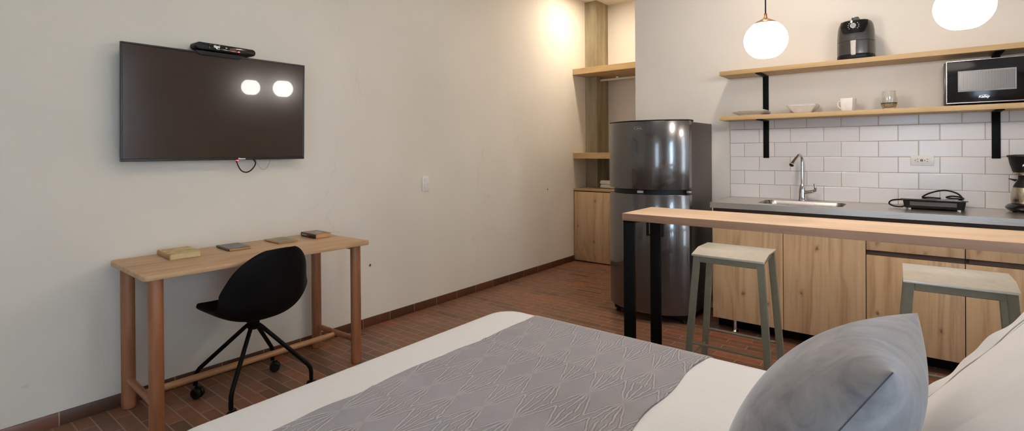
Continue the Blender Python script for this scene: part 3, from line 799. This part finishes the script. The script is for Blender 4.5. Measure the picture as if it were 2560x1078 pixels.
part('handle', prism(B(), [(-.0155, .114), (.0155, .114), (.014, .028), (.009, .020), (-.009, .020), (-.014, .028)], 0, .018, .005, mz @ mat_from((.004, -.120, 0), (1, 0, 0), (0, 0, 1), (0, -1, 0))), M['fryer_handle'], af)
part('handle_stem', box(B(), -.012, .018, -.122, -.100, .028, .110, .003, 1, mz), M['black_gloss'], af)
part('top_vent', box(B(), -.020, .020, -.035, .035, .2605, .283, .007, 2, mz), M['fryer'], af)

# ------------------------------------------------------------------ microwave
zb = 1.4975
mw = thing('microwave', 'black microwave with silver trim on the lower shelf', 'microwave', (.33, 4.05, zb))
mx0, mx1, mz0, mz1 = .104, .556, zb+.012, 1.757
part('case', box(B(), mx0-.009, mx1-.002, 3.985, 4.165, mz0+.002, mz1-.002, .006), M['fryer'], mw)
part('door', box(B(), mx0+.004, mx1-.004, 3.962, 3.984, mz0+.004, mz1-.004, .003), M['black_gloss'], mw)
bm = B()
for a in ((mx0, mx1, mz0, mz0+.0055), (mx0, mx1, mz1-.0045, mz1), (mx0, mx0+.0042, mz0+.0055, mz1-.0045), (mx1-.0042, mx1, mz0+.0055, mz1-.0045)):
    box(bm, a[0], a[1], 3.958, 3.986, a[2], a[3], .0015, 1)
part('trim', bm, M['silver'], mw, 'bright silver trim round the door')
wf = part('window', box(B(), .156, .402, 3.9595, 3.9618, mz0+.066, mz0+.186, .001), M['grey_print'], mw, 'grey framed door window')
part('window_screen', box(B(), .164, .394, 3.9583, 3.9593, mz0+.074, mz0+.178), M['mw_window'], wf)
def kalley(bm, x, y, z, s_):
    text(bm, 'Kalley', s_, FACE_Y((x, y, z)), .25, s_*.035)
    tube(bm, [(x+s_*(.15+.95*math.cos(a)), y-.0002, z+s_*(.16+.36*math.sin(a))) for a in [math.radians(8+8*i) for i in range(19)]], [s_*(.012+.055*math.sin(PI*i/18)) for i in range(19)], 6)
    return bm
part('logo', kalley(B(), .268, 3.9610, mz0+.033, .019), M['white_print'], mw, 'white brand lettering with an arc')
for x in (.14, .52):
    for y in (3.985, 4.14): part('foot', cyl(B(), (x, y, zb+.0003), (x, y, mz0+.0025), .012, n=16), M['black_plastic'], mw)
bm = B()
for k in range(5): box(bm, mx0-.0102, mx0-.0088, 4.01, 4.06, mz0+.02+.009*k, mz0+.023+.009*k)
part('vent_slots', bm, M['slot'], mw)

# ------------------------------------------------------------------ crockery on the lower shelf
zb = 1.4974
def plate(label, cx, cy, z, w, foot, h, rot=0):
    t = bmesh.new(); rings = []
    for hw, zz in ((foot*.98, 0), (foot, .002), (w*.78, h*.55), (w, h-.0012), (w, h), (w*.985, h+.0004), (w*.74, h*.62), (foot*.9, .0045)):
        rings.append([t.verts.new((x, y, zz)) for x, y in rrect(-hw, hw, -hw, hw, .018*hw/w+.002, 5)])
    for p, q in zip(rings, rings[1:]):
        for i in range(len(p)):
            j = (i+1) % len(p); t.faces.new((p[i], p[j], q[j], q[i]))
    t.faces.new(rings[0]); t.faces.new(rings[-1]); bmesh.ops.recalc_face_normals(t, faces=t.faces)
    bmesh.ops.transform(t, matrix=Matrix.Translation((cx, cy, z)) @ Matrix.Rotation(math.radians(rot), 4, 'Z'), verts=t.verts)
    return t
single('square_plate', plate('', -.985, 4.053, zb, .112, .075, .020), M['white_china'], 'lowest large white square plate in the stack on the lower shelf', 'plate', 'stacked square plates')
single('square_plate', plate('', -.985, 4.053, zb+.0085, .112, .074, .020), M['white_china'], 'second large white square plate, between two other plates', 'plate', 'stacked square plates')
single('square_plate', plate('', -.972, 4.053, zb+.0170, .092, .060, .021), M['white_china'], 'small white square plate on top of the plate stack', 'plate', 'stacked square plates')
def bowl(cx, cy, z, w, foot, h):
    t = bmesh.new(); rings = []
    for hw, zz in ((foot*.96, 0), (foot, .002), (w*.80, h*.55), (w, h-.0015), (w, h), (w-.004, h), (w*.78-.003, h*.58), (foot-.003, .006)):
        rings.append([t.verts.new((x, y, zz)) for x, y in rrect(-hw, hw, -hw, hw, .012, 5)])
    for p, q in zip(rings, rings[1:]):
        for i in range(len(p)):
            j = (i+1) % len(p); t.faces.new((p[i], p[j], q[j], q[i]))
    t.faces.new(rings[0]); t.faces.new(rings[-1]); bmesh.ops.recalc_face_normals(t, faces=t.faces)
    for v in t.verts:                                         # rim dips between the corners
        k = max(0, v.co.z/h)**2; v.co.z -= .004*k*(1-min(1, abs(abs(v.co.x)-abs(v.co.y))/w))*0
    bmesh.ops.translate(t, vec=(cx, cy, z), verts=t.verts); return t
single('square_bowl', bowl(-.650, 4.045, zb, .090, .052, .050), M['white_china'], 'lower of the two nested white square bowls', 'bowl', 'nested square bowls')
single('square_bowl', bowl(-.650, 4.045, zb+.0085, .090, .052, .050), M['white_china'], 'upper of the two nested white square bowls', 'bowl', 'nested square bowls')
mg = thing('mug', 'white squarish coffee mug on the lower shelf, beside the bowls', 'mug', (-.384, 4.02, zb))
mm = Matrix.Translation((-.384, 4.02, zb)) @ Matrix.Rotation(math.radians(-14), 4, 'Z')
part('cup', lathe(B(), [(0, 0), (.030, 0), (.032, .003), (.035, .03), (.0385, .082), (.0375, .084), (.0355, .082), (.032, .03), (.029, .006), (0, .006)], 48, mm, .75), M['white_china'], mg, ang=50)
hp = [(-.036, 0, .068), (-.050, 0, .068), (-.061, 0, .058), (-.062, 0, .040), (-.052, 0, .025), (-.0335, 0, .018)]
part('handle', tube(B(), smooth_path([mm @ Vector(p) for p in hp], 5), .0048, 10), M['white_china'], mg)
gl = thing('tumbler', 'clear stemless glass with amber base on the lower shelf', 'glass', (-.170, 4.02, zb))
gm = Matrix.Translation((-.170, 4.02, zb))
part('bowl', lathe(B(), [(.034, .036), (.0425, .040), (.0435, .052), (.041, .080), (.0355, .116), (.0345, .1165), (.0340, .116), (.0395, .080), (.0418, .052), (.0405, .042), (.033, .037)], 40, gm), M['glass'], gl)
part('amber_base', lathe(B(), [(0, 0), (.030, 0), (.033, .004), (.0405, .026), (.0425, .0395), (.034, .0355), (.026, .018), (0, .014)], 40, gm), M['amber'], gl, 'thick amber tinted base')

# ------------------------------------------------------------------ outlet
ol = thing('wall_outlet', 'white horizontal double socket on the tiled backsplash', 'socket', (-.008, YK-.009, 1.174))
yo = YK-.0093
part('plate', box(B(), -.067, .051, yo-.007, yo, 1.143, 1.206, .002), M['white_plastic'], ol)
part('socket_insert', box(B(), -.044, .030, yo-.0092, yo-.0072, 1.158, 1.191, .001), M['white_plastic'], ol)
for cx in (-.030, .018):
    bm = B(); box(bm, cx-.0045, cx+.0035, yo-.0102, yo-.0093, 1.181, 1.1835); box(bm, cx-.004, cx+.003, yo-.0102, yo-.0093, 1.1665, 1.169)
    cyl(bm, (cx-.013, yo-.0093, 1.1745), (cx-.013, yo-.0102, 1.1745), .0024, n=10)
    part('socket_slots', bm, M['slot'], ol)
part('test_button', box(B(), -.0165, -.0115, yo-.0110, yo-.0093, 1.1675, 1.182, .0006), M['slot'], ol, 'black test button')
part('reset_button', box(B(), -.0095, -.0045, yo-.0110, yo-.0093, 1.1675, 1.182, .0006), M['red'], ol, 'red reset button')

# ------------------------------------------------------------------ portable cooktop
zc0 = .8904
ck = thing('portable_cooktop', 'black portable cooktop with its cord coiled on top', 'cooktop', (.05, 3.97, zc0))
cm = Matrix.Translation((.05, 3.972, zc0)) @ Matrix.Rotation(math.radians(-3.5), 4, 'Z')
t = bmesh.new(); rings = []
for hw, hd, z in ((.128, .112, .008), (.136, .120, .012), (.142, .126, .054), (.1425, .1265, .057)):
    rings.append([t.verts.new((x, y, z)) for x, y in rrect(-hw, hw, -hd, hd, .012, 4)])
for p, q in zip(rings, rings[1:]):
    for i in range(len(p)):
        j = (i+1) % len(p); t.faces.new((p[i], p[j], q[j], q[i]))
t.faces.new(rings[0]); t.faces.new(rings[-1]); bmesh.ops.recalc_face_normals(t, faces=t.faces)
bmesh.ops.transform(t, matrix=cm, verts=t.verts)
part('body', t, M['black_plastic'], ck)
part('front_panel', box(B(), -.108, .104, -.1305, -.1255, .024, .048, .001, 1, cm), M['fridge_side'], ck, 'dull grey front strip')
part('glass_top', prism(B(), rrect(-.152, .152, -.136, .136, .006), .0575, .0635, .001, cm), M['dark_glass'], ck)
for sx in (-1, 1):
    for sy in (-1, 1): part('foot', cyl(B(), cm @ Vector((.112*sx, .098*sy, .0002)), cm @ Vector((.112*sx, .098*sy, .0085)), .012, n=14), M['silver'], ck)
zz = .0695
cp1 = [(-.135, .02, .045), (-.165, .01, .045), (-.205, -.02, .040), (-.215, -.05, .022), (-.185, -.075, .010), (-.150, -.085, .010), (-.140, -.088, .016)]
part('cord_loop', tube(B(), smooth_path([cm @ Vector(p) for p in cp1], 6), .0048, 8), M['black_plastic'], ck)
cp2 = [(.03, -.09, zz), (-.02, -.06, zz), (-.055, -.035, zz), (-.015, 0, zz+.026), (.045, .03, zz+.040), (.10, .015, zz+.026), (.125, -.03, zz), (.105, -.065, zz), (.07, -.05, zz), (.055, -.03, zz+.004), (.08, -.015, zz+.010), (.115, -.022, zz+.007), (.13, -.05, zz), (.11, -.09, zz)]
part('power_cord', tube(B(), smooth_path([cm @ Vector(p) for p in cp2], 7), .0048, 8), M['black_plastic'], ck)

# ------------------------------------------------------------------ coffee maker and jug
kx, ky = .462, 4.03
cf = thing('coffee_maker', 'black drip coffee maker at the right end of the worktop', 'coffee maker', (kx, ky, .8905))
kb = Matrix.Translation((kx, ky, .8905))
part('base', lathe(B(), [(0, .006), (.086, .006), (.100, .016), (.104, .026), (.092, .042), (.082, .046), (0, .046)], 40, kb), M['black_gloss'], cf)
for a in (200, 340, 90): part('foot', cyl(B(), kb @ Vector((.07*math.cos(math.radians(a)), .07*math.sin(math.radians(a)), .0002)), kb @ Vector((.07*math.cos(math.radians(a)), .07*math.sin(math.radians(a)), .0065)), .009, n=12), M['black_plastic'], cf)
part('tower', box(B(), kx+.02, kx+.10, ky+.060, ky+.115, .9375, 1.205, .012), M['black_plastic'], cf)
part('band', lathe(B(), [(0, .209), (.070, .209), (.072, .212), (.072, .222), (0, .222)], 40, kb), M['steel_v'], cf, 'thin steel band below the filter basket')
fb = part('filter_basket', lathe(B(), [(0, .2225), (.070, .2225), (.073, .23), (.084, .27), (.090, .306), (0, .306)], 40, kb), M['black_plastic'], cf)
part('lid', lathe(B(), [(0, .3065), (.094, .3065), (.097, .310), (.094, .318), (.06, .322), (0, .323)], 40, kb), M['black_plastic'], cf)
part('logo', kalley(B(), kx-.022, ky-.0885, .8905+.262, .016), M['white_print'], fb, 'white brand lettering')
cj = thing('coffee_jug', 'steel thermal jug with black lid standing in the coffee maker', 'jug', (kx, ky-.004, .9368))
jb = Matrix.Translation((kx, ky-.004, .9368))
part('jug_body', lathe(B(), [(0, 0), (.076, 0), (.080, .006), (.081, .03), (.079, .06), (.071, .092), (0, .092)], 40, jb), M['steel_v'], cj)
jl = part('jug_lid', lathe(B(), [(0, .0925), (.071, .0925), (.066, .108), (.054, .128), (.050, .134), (.050, .158), (0, .160)], 40, jb), M['black_plastic'], cj)
part('lid_lever', prism(B(), [(-.062, .124), (-.088, .137), (-.088, .141), (-.050, .136)], -.008, .008, .001, jb @ mat_from((0, 0, 0), (1, 0, 0), (0, 0, 1), (0, -1, 0))), M['black_plastic'], jl)

# ------------------------------------------------------------------ bar counter
bt = thing('bar_counter', 'oak topped breakfast bar on flat black steel legs', 'table', (-.24, 2.43, 0))
part('top', box(B(), -1.132, XF-.012, 2.2655, 2.602, .916, .950, .0015), M['bar_oak'], bt)
part('shaded_edge', box(B(), -1.132, XF-.012, 2.262, 2.2653, .916, .9497, .0008), M['bar_edge_shade'], bt, 'front edge strip coloured darker for its shade')
for k, x in enumerate((-1.1015, XF-.06)):
    bm = box(B(), x-.0285, x+.0285, 2.270, 2.593, .9055, .9155, .001)
    part('leg_crossbar', bm, M['black'], bt)
    for y0, y1 in ((2.270, 2.286), (2.577, 2.593)):
        part('leg', box(B(), x-.0285, x+.0285, y0, y1, .0005, .905, .002), M['black'], bt)

# ------------------------------------------------------------------ bar stools
def make_stool(label):
    t = thing('bar_stool', label, 'stool', (-.793, 2.896, 0), 'bar stools under the breakfast bar')
    cx, cy = -.793, 2.896
    x0, x1, y0, y1 = cx-.179, cx+.179, cy-.148, cy+.120
    # folded sheet seat: flat back, front part sloping down
    pr = [(y0, .693), (y0+.001, .6965), (cy-.049, .7188), (cy-.044, .720), (y1, .720), (y1, .712), (cy-.043, .712), (cy-.050, .7105), (y0+.004, .687), (y0, .687)]
    part('seat', prism(B(), pr, x0, x1, .001, mat_from((0, 0, 0), (0, 1, 0), (0, 0, 1), (1, 0, 0)), 1), M['stool_seat'], t)
    top = {}; bot = {}
    for sx in (-1, 1):
        for sy in (-1, 1):
            top[sx, sy] = Vector((cx+sx*.157, cy+sy*.113-.011, .686 if sy < 0 else .7105)); bot[sx, sy] = Vector((cx+sx*.208, cy+sy*.146-.014, .0006))
            bm = B(); bar(bm, bot[sx, sy], top[sx, sy], .034, .018, (0, 1, 0), .0015)
            part('leg', bm, M['stool'], t)
    at = lambda k, z: bot[k].lerp(top[k], z/top[k].z)
    for sy, z in ((-1, .671), (1, .694)):
        bm = B(); a = Vector((cx-.1405, cy+sy*.113-.011, z)); b = Vector((cx+.1405, cy+sy*.113-.011, z)); bar(bm, a, b, .022, .030 if sy > 0 else .034, (0, 0, 1))
        part('seat_rail', bm, M['stool'], t)
    for sx in (-1, 1):
        bm = B(); bar(bm, (cx+sx*.155, cy-.110, .676), (cx+sx*.155, cy+.088, .697), .018, .024, (0, 0, 1)); part('seat_rail', bm, M['stool'], t)
    for sy in (-1, 1):
        a, b = at((-1, sy), .222), at((1, sy), .222); d = (b-a).normalized()
        part('foot_rail', tube(B(), [a+d*.016, b-d*.016], .0065, 10), M['stool'], t)
    for sx in (-1, 1):
        a, b = at((sx, -1), .140), at((sx, 1), .140); d = (b-a).normalized()
        part('foot_rail', tube(B(), [a+d*.009, b-d*.009], .0065, 10), M['stool'], t)
    return t
s1 = make_stool('olive metal bar stool nearest the bar legs and the refrigerator')
s2 = dup(s1, (.897, -.018, 0), 'olive metal bar stool behind the bed pillows, further from the refrigerator')
s2.rotation_euler.z = math.radians(2)

# ------------------------------------------------------------------ pendants
def pendant(label, x, y, zc):
    t = thing('pendant_lamp', label, 'lamp', (x, y, zc), 'globe pendants above the breakfast bar')
    m = Matrix.Translation((x, y, zc))
    R = .101; pr = []
    for i in range(25):
        a = math.radians(-62+118*i/24); pr.append((R*math.cos(a), R*.955*math.sin(a)))
    pr = [(0, pr[0][1]-.001), (pr[0][0]*.92, pr[0][1]-.001)] + pr + [(0, pr[-1][1])]
    part('globe', lathe(B(), pr, 48, m), M['globe'], t)
    zt_ = R*.955*math.sin(math.radians(56)); rt = R*math.cos(math.radians(56))
    part('cap', lathe(B(), [(0, zt_+.0006), (rt+.002, zt_+.0006), (rt+.001, zt_+.003), (rt*.82, zt_+.011), (rt*.5, zt_+.021), (.016, zt_+.0275), (.011, zt_+.029), (0, zt_+.029)], 40, m), M['copper'], t)
    part('socket', lathe(B(), [(0, zt_+.0292), (.0105, zt_+.0292), (.009, zt_+.034), (.0072, zt_+.040), (.0072, zt_+.054), (0, zt_+.054)], 24, m), M['copper'], t)
    part('cord', cyl(B(), m @ Vector((0, 0, zt_+.0542)), (x, y, H-.021), .0034, n=12), M['black_plastic'], t)
    part('ceiling_rose', cyl(B(), (x, y, H-.0205), (x, y, H-.0005), .05, .045, 32, .003), M['copper'], t)
pendant('white glowing globe pendant nearer the refrigerator', -.622, 2.84, 1.803)
pendant('white glowing globe pendant at the upper right, above the microwave', .132, 2.84, 1.835)

# ------------------------------------------------------------------ bed
bx0, bx1, by0, by1, bz = -1.512, .560, .40, 1.825, .550
bd = thing('bed', 'large bed made up with a white striped sheet', 'bed', (-.45, 1.10, 0))
t = bmesh.new(); rings = []
def ring(ins, z, r): return [t.verts.new((x, y, z)) for x, y in rrect(bx0+ins, bx1-ins, by0+ins, by1-ins, r, 10)]
for ins, z in ((.012, .235), (0, .26), (0, .46), (.003, .492), (.012, .520), (.028, .539), (.050, .549), (.075, .5525)):
    rings.append(ring(ins, z, .13-ins*.7))
for p, q in zip(rings, rings[1:]):
    for i in range(len(p)):
        j = (i+1) % len(p); t.faces.new((p[i], p[j], q[j], q[i]))
t.faces.new(rings[0]); t.faces.new(rings[-1]); bmesh.ops.recalc_face_normals(t, faces=t.faces)
part('mattress', t, M['sheet'], bd)
part('bed_base', box(B(), bx0+.03, bx1-.03, by0+.03, by1-.03, .10, .234, .01), M['black_plastic'], bd)
for x in (bx0+.10, bx1-.10):
    for y in (by0+.10, by1-.10): part('leg', box(B(), x-.03, x+.03, y-.03, y+.03, .0005, .0995, .004), M['black'], bd)

# runner: a strip lying over the foot of the bed, hanging a little at both sides
def mat_z(d):       # mattress surface height and lateral position at distance d outside the flat part
    pass
path = []
def edge(side):
    pts = [(.075, .5525), (.050, .549), (.028, .539), (.012, .520), (.003, .492), (0, .46), (0, .40), (0, .33)]
    return [((by1-i) if side > 0 else (by0+i), z) for i, z in pts]
far = edge(1); near = edge(-1)
def off(lst, side):       # push the path off the mattress by 3 mm
    o = []
    for k, (y, z) in enumerate(lst):
        a = lst[max(k-1, 0)]; b = lst[min(k+1, len(lst)-1)]; d = Vector((b[0]-a[0], b[1]-a[1])).normalized()
        nrm = Vector((-d.y, d.x)) if side > 0 else Vector((d.y, -d.x))
        if side > 0 and nrm.x < -1e-6 or side < 0 and nrm.x > 1e-6: nrm = -nrm
        if abs(nrm.x) < 1e-6 and nrm.y < 0: nrm = -nrm
        o.append((y+nrm.x*.0035, z+nrm.y*.0035))
    return o
far = off(far, 1); near = off(near, -1)
path = list(reversed(near)) + [(near[0][0]+(far[0][0]-near[0][0])*k/70, .556) for k in range(1, 70)] + far
t = bmesh.new(); rows = []
NX = 40
for k, (y, z) in enumerate(path):
    rw = []
    for i in range(NX+1):
        f = i/NX
        wl = .006*math.sin(y*9+1)+.004*math.sin(y*23)+.012*(1.3-y)*0
        wr = .006*math.sin(y*7.3)+.007*math.sin(y*17+2)
        x = (-1.282+wl)*(1-f)+(-.572+wr)*f
        zz = z
        if .48 < y < 1.72:
            lift_e = math.exp(-((1-f)*.72/.02)**2)*.004*max(0, math.sin(y*15+1))+math.exp(-((f)*.72/.02)**2)*.003*max(0, math.sin(y*18))
            zz += lift_e+.0035*math.exp(-((y-1.42)/.008)**2)+.003*math.exp(-((y-.93)/.010)**2)
        rw.append(t.verts.new((x, y, zz)))
    rows.append(rw)
for p, q in zip(rows, rows[1:]):
    for i in range(NX): t.faces.new((p[i], p[i+1], q[i+1], q[i]))
bmesh.ops.recalc_face_normals(t, faces=t.faces)
if sum(f.normal.z for f in t.faces) < 0:
    for f in t.faces: f.normal_flip()
bmesh.ops.solidify(t, geom=t.faces[:], thickness=.0025)
single('bed_runner', t, M['runner'], 'grey embossed runner laid across the foot of the bed', 'blanket')

# ------------------------------------------------------------------ cushions
def cushion(bm, W, Hh, Tf, Tb, m, n=36, pinch=.10, pw=.55):
    """square puff: local x width, y height, z thickness"""
    t = bmesh.new()
    def pos(u, v):
        # seams sag inward between the pointed corners
        return (W/2*u*(1-pinch*(1-v*v)), Hh/2*v*(1-pinch*(1-u*u)))
    for sgn in (1, -1):
        g = []
        for i in range(n+1):
            rw = []
            for j in range(n+1):
                u, v = math.sin(PI/2*(-1+2*i/n)), math.sin(PI/2*(-1+2*j/n))
                x, y = pos(u, v)
                h = (Tf if sgn > 0 else Tb)*((max(0, 1-u*u))*(max(0, 1-v*v)))**(pw)
                rw.append(t.verts.new((x, y, sgn*h)))
            g.append(rw)
        for i in range(n):
            for j in range(n):
                f = (g[i][j], g[i+1][j], g[i+1][j+1], g[i][j+1])
                t.faces.new(f if sgn > 0 else f[::-1])
    bmesh.ops.remove_doubles(t, verts=t.verts, dist=1e-5)
    add(bm, t, m); return bm
le = math.radians(32)
# cushion axes: x along the bed width (+Y), y up the leaning face, z front normal (towards the foot of the bed)
cy_ = (math.sin(le), 0, math.cos(le)); cz_ = (-math.cos(le), 0, math.sin(le))
cxv = Vector(cy_).cross(Vector(cz_))
Mc = Matrix.Translation((-.140, 1.035, .757)) @ Matrix.Rotation(math.radians(-4.0), 4, 'X') @ Matrix.Rotation(math.radians(-2.7), 4, 'Z') @ mat_from((0, 0, 0), tuple(cxv), cy_, cz_)
cu = thing('cushion', 'grey velvet square cushion leaning on the white pillow', 'cushion', (-.14, 1.035, .56))
part('cover', cushion(B(), .45, .45, .120, .105, Mc, 44, .05, .50), M['velvet'], cu, ang=70)
sm = B()
t_ = [Mc @ Vector((.45/2*(1-.05*(1-v*v)), .45/2*v, 0)) for v in [-1+2*i/24 for i in range(25)]]
tube(sm, t_, .0008, 6)
part('seam', sm, plain('seam_thread_dark', rgb(70, 70, 76), .9), cu)
lp = math.radians(41)
py_ = (math.sin(lp), 0, math.cos(lp)); pz_ = (-math.cos(lp), 0, math.sin(lp)); pxv = Vector(py_).cross(Vector(pz_))
Mp = Matrix.Translation((.132, 1.066, .776)) @ Matrix.Rotation(math.radians(15), 4, 'Z') @ mat_from((0, 0, 0), tuple(pxv), py_, pz_)
pl = thing('pillow', 'plump white cotton pillow with a flat edge behind the grey cushion', 'pillow', (.06, 1.075, .56))
part('cover', cushion(B(), .68, .52, .050, .070, Mp, 44, .03, pw=.66), M['cotton'], pl, ang=70)
t = bmesh.new(); ra = []; rb = []
for i in range(480):
    a = 4*i/480; k = int(a); f = -1+2*(a-k)
    u, v = ((f, 1), (1, -f), (-f, -1), (-1, f))[k]
    g = lambda q: (.34*u*(1-.03*(1-v*v))*q, .26*v*(1-.03*(1-u*u))*q)
    w1 = .0035*math.sin(i*.16)+.002*math.sin(i*.37)
    x, y = g(.985); ra.append(t.verts.new((x, y, 0)))
    x, y = g(1); x += .028*u*abs(u)**3; y += .028*v*abs(v)**3; rb.append(t.verts.new((x, y, w1)))
for i in range(480):
    j = (i+1) % 480; t.faces.new((ra[i], ra[j], rb[j], rb[i]))
bmesh.ops.recalc_face_normals(t, faces=t.faces); bmesh.ops.solidify(t, geom=t.faces[:], thickness=.004)
bmesh.ops.transform(t, matrix=Mp, verts=t.verts)
part('flange', t, M['cotton'], pl, 'flat stitched pillowcase edge')
bm = B(); pts = []
for i in range(481):
    a = 4*(i % 480)/480; k = int(a); f = -1+2*(a-k)
    u, v = ((f, 1), (1, -f), (-f, -1), (-1, f))[k]
    pts.append(Mp @ Vector((.34*u*(1-.03*(1-v*v))*.982, .26*v*(1-.03*(1-u*u))*.982, .0065+.0015*math.sin(i*.21))))
tube(bm, pts, .0011, 6)
part('stitched_seam', bm, plain('pillow_seam_grey', rgb(176, 171, 168), .9), pl)

# ------------------------------------------------------------------ light
def area(name, loc_, target, size, power, col, size_y=None, spread=180, shape=None):
    l = bpy.data.lights.new(name, 'AREA'); l.energy = power; l.color = col; l.size = size
    if size_y: l.shape = 'RECTANGLE'; l.size_y = size_y
    if shape: l.shape = shape
    l.spread = math.radians(spread)
    o = bpy.data.objects.new(name, l); C.objects.link(o); o.location = loc_
    d = Vector(target)-Vector(loc_); o.rotation_euler = d.to_track_quat('-Z', 'Y').to_euler(); return o
area('daylight', (-.10, YB-.13, 1.2), (-.3, 3, .9), .95, 46, (.60, .79, 1.0), 2.3)
area('side_daylight', (XR+.14, -.475, 1.2), (-3, -.2, 1.1), .9, 190, (.54, .76, 1.0), 2.2)
area('kitchen_daylight', (XR+.14, 1.83, 1.2), (-3, 1.83, 1.1), .45, 34, (.70, .84, 1.0), 2.2)
area('closet_downlight', (-2.60, 4.80, H-.02), (-2.60, 4.80, 0), .10, 16, (1.0, .88, .72), shape='DISK')
area('kitchen_downlight', (-.75, 3.35, H-.02), (-.75, 3.35, 0), .12, 12, (1.0, .88, .76), shape='DISK')
area('room_fill', (-.9, 1.2, H-.02), (-.9, 1.2, 0), 1.6, 15, (1.0, .90, .78), shape='DISK')  # added soft fill, stands for no fixture in the room
w = bpy.data.worlds.new('world'); bpy.context.scene.world = w; w.use_nodes = True
w.node_tree.nodes['Background'].inputs[0].default_value = (.62, .76, 1.0, 1); w.node_tree.nodes['Background'].inputs[1].default_value = 1.0

# ------------------------------------------------------------------ camera
F, CYP, YAW, PIT, ROL = 1290.41, 383.966, .673335, -.00404224, -.00722889
fw = Vector((-math.sin(YAW)*math.cos(PIT), math.cos(YAW)*math.cos(PIT), math.sin(PIT)))
rt = Vector((math.cos(YAW), math.sin(YAW), 0)); up = rt.cross(fw)
r2 = math.cos(ROL)*rt+math.sin(ROL)*up; u2 = -math.sin(ROL)*rt+math.cos(ROL)*up
cam = bpy.data.cameras.new('camera'); co = bpy.data.objects.new('camera', cam); C.objects.link(co)
co.matrix_world = mat_from((0, 0, 1.25), r2, u2, -fw)
cam.sensor_fit = 'HORIZONTAL'; cam.sensor_width = 36; cam.lens = F*36/2560
cam.shift_y = -(539-CYP)/2560; cam.clip_start = .02
sc = bpy.context.scene; sc.camera = co
sc.view_settings.view_transform = 'Standard'; sc.view_settings.look = 'None'
sc.view_settings.exposure = 0.06; sc.view_settings.gamma = 1.0
sc.cycles.use_denoising = True
sc.cycles.max_bounces = 8; sc.cycles.diffuse_bounces = 5
sc.cycles.sample_clamp_indirect = 6.0
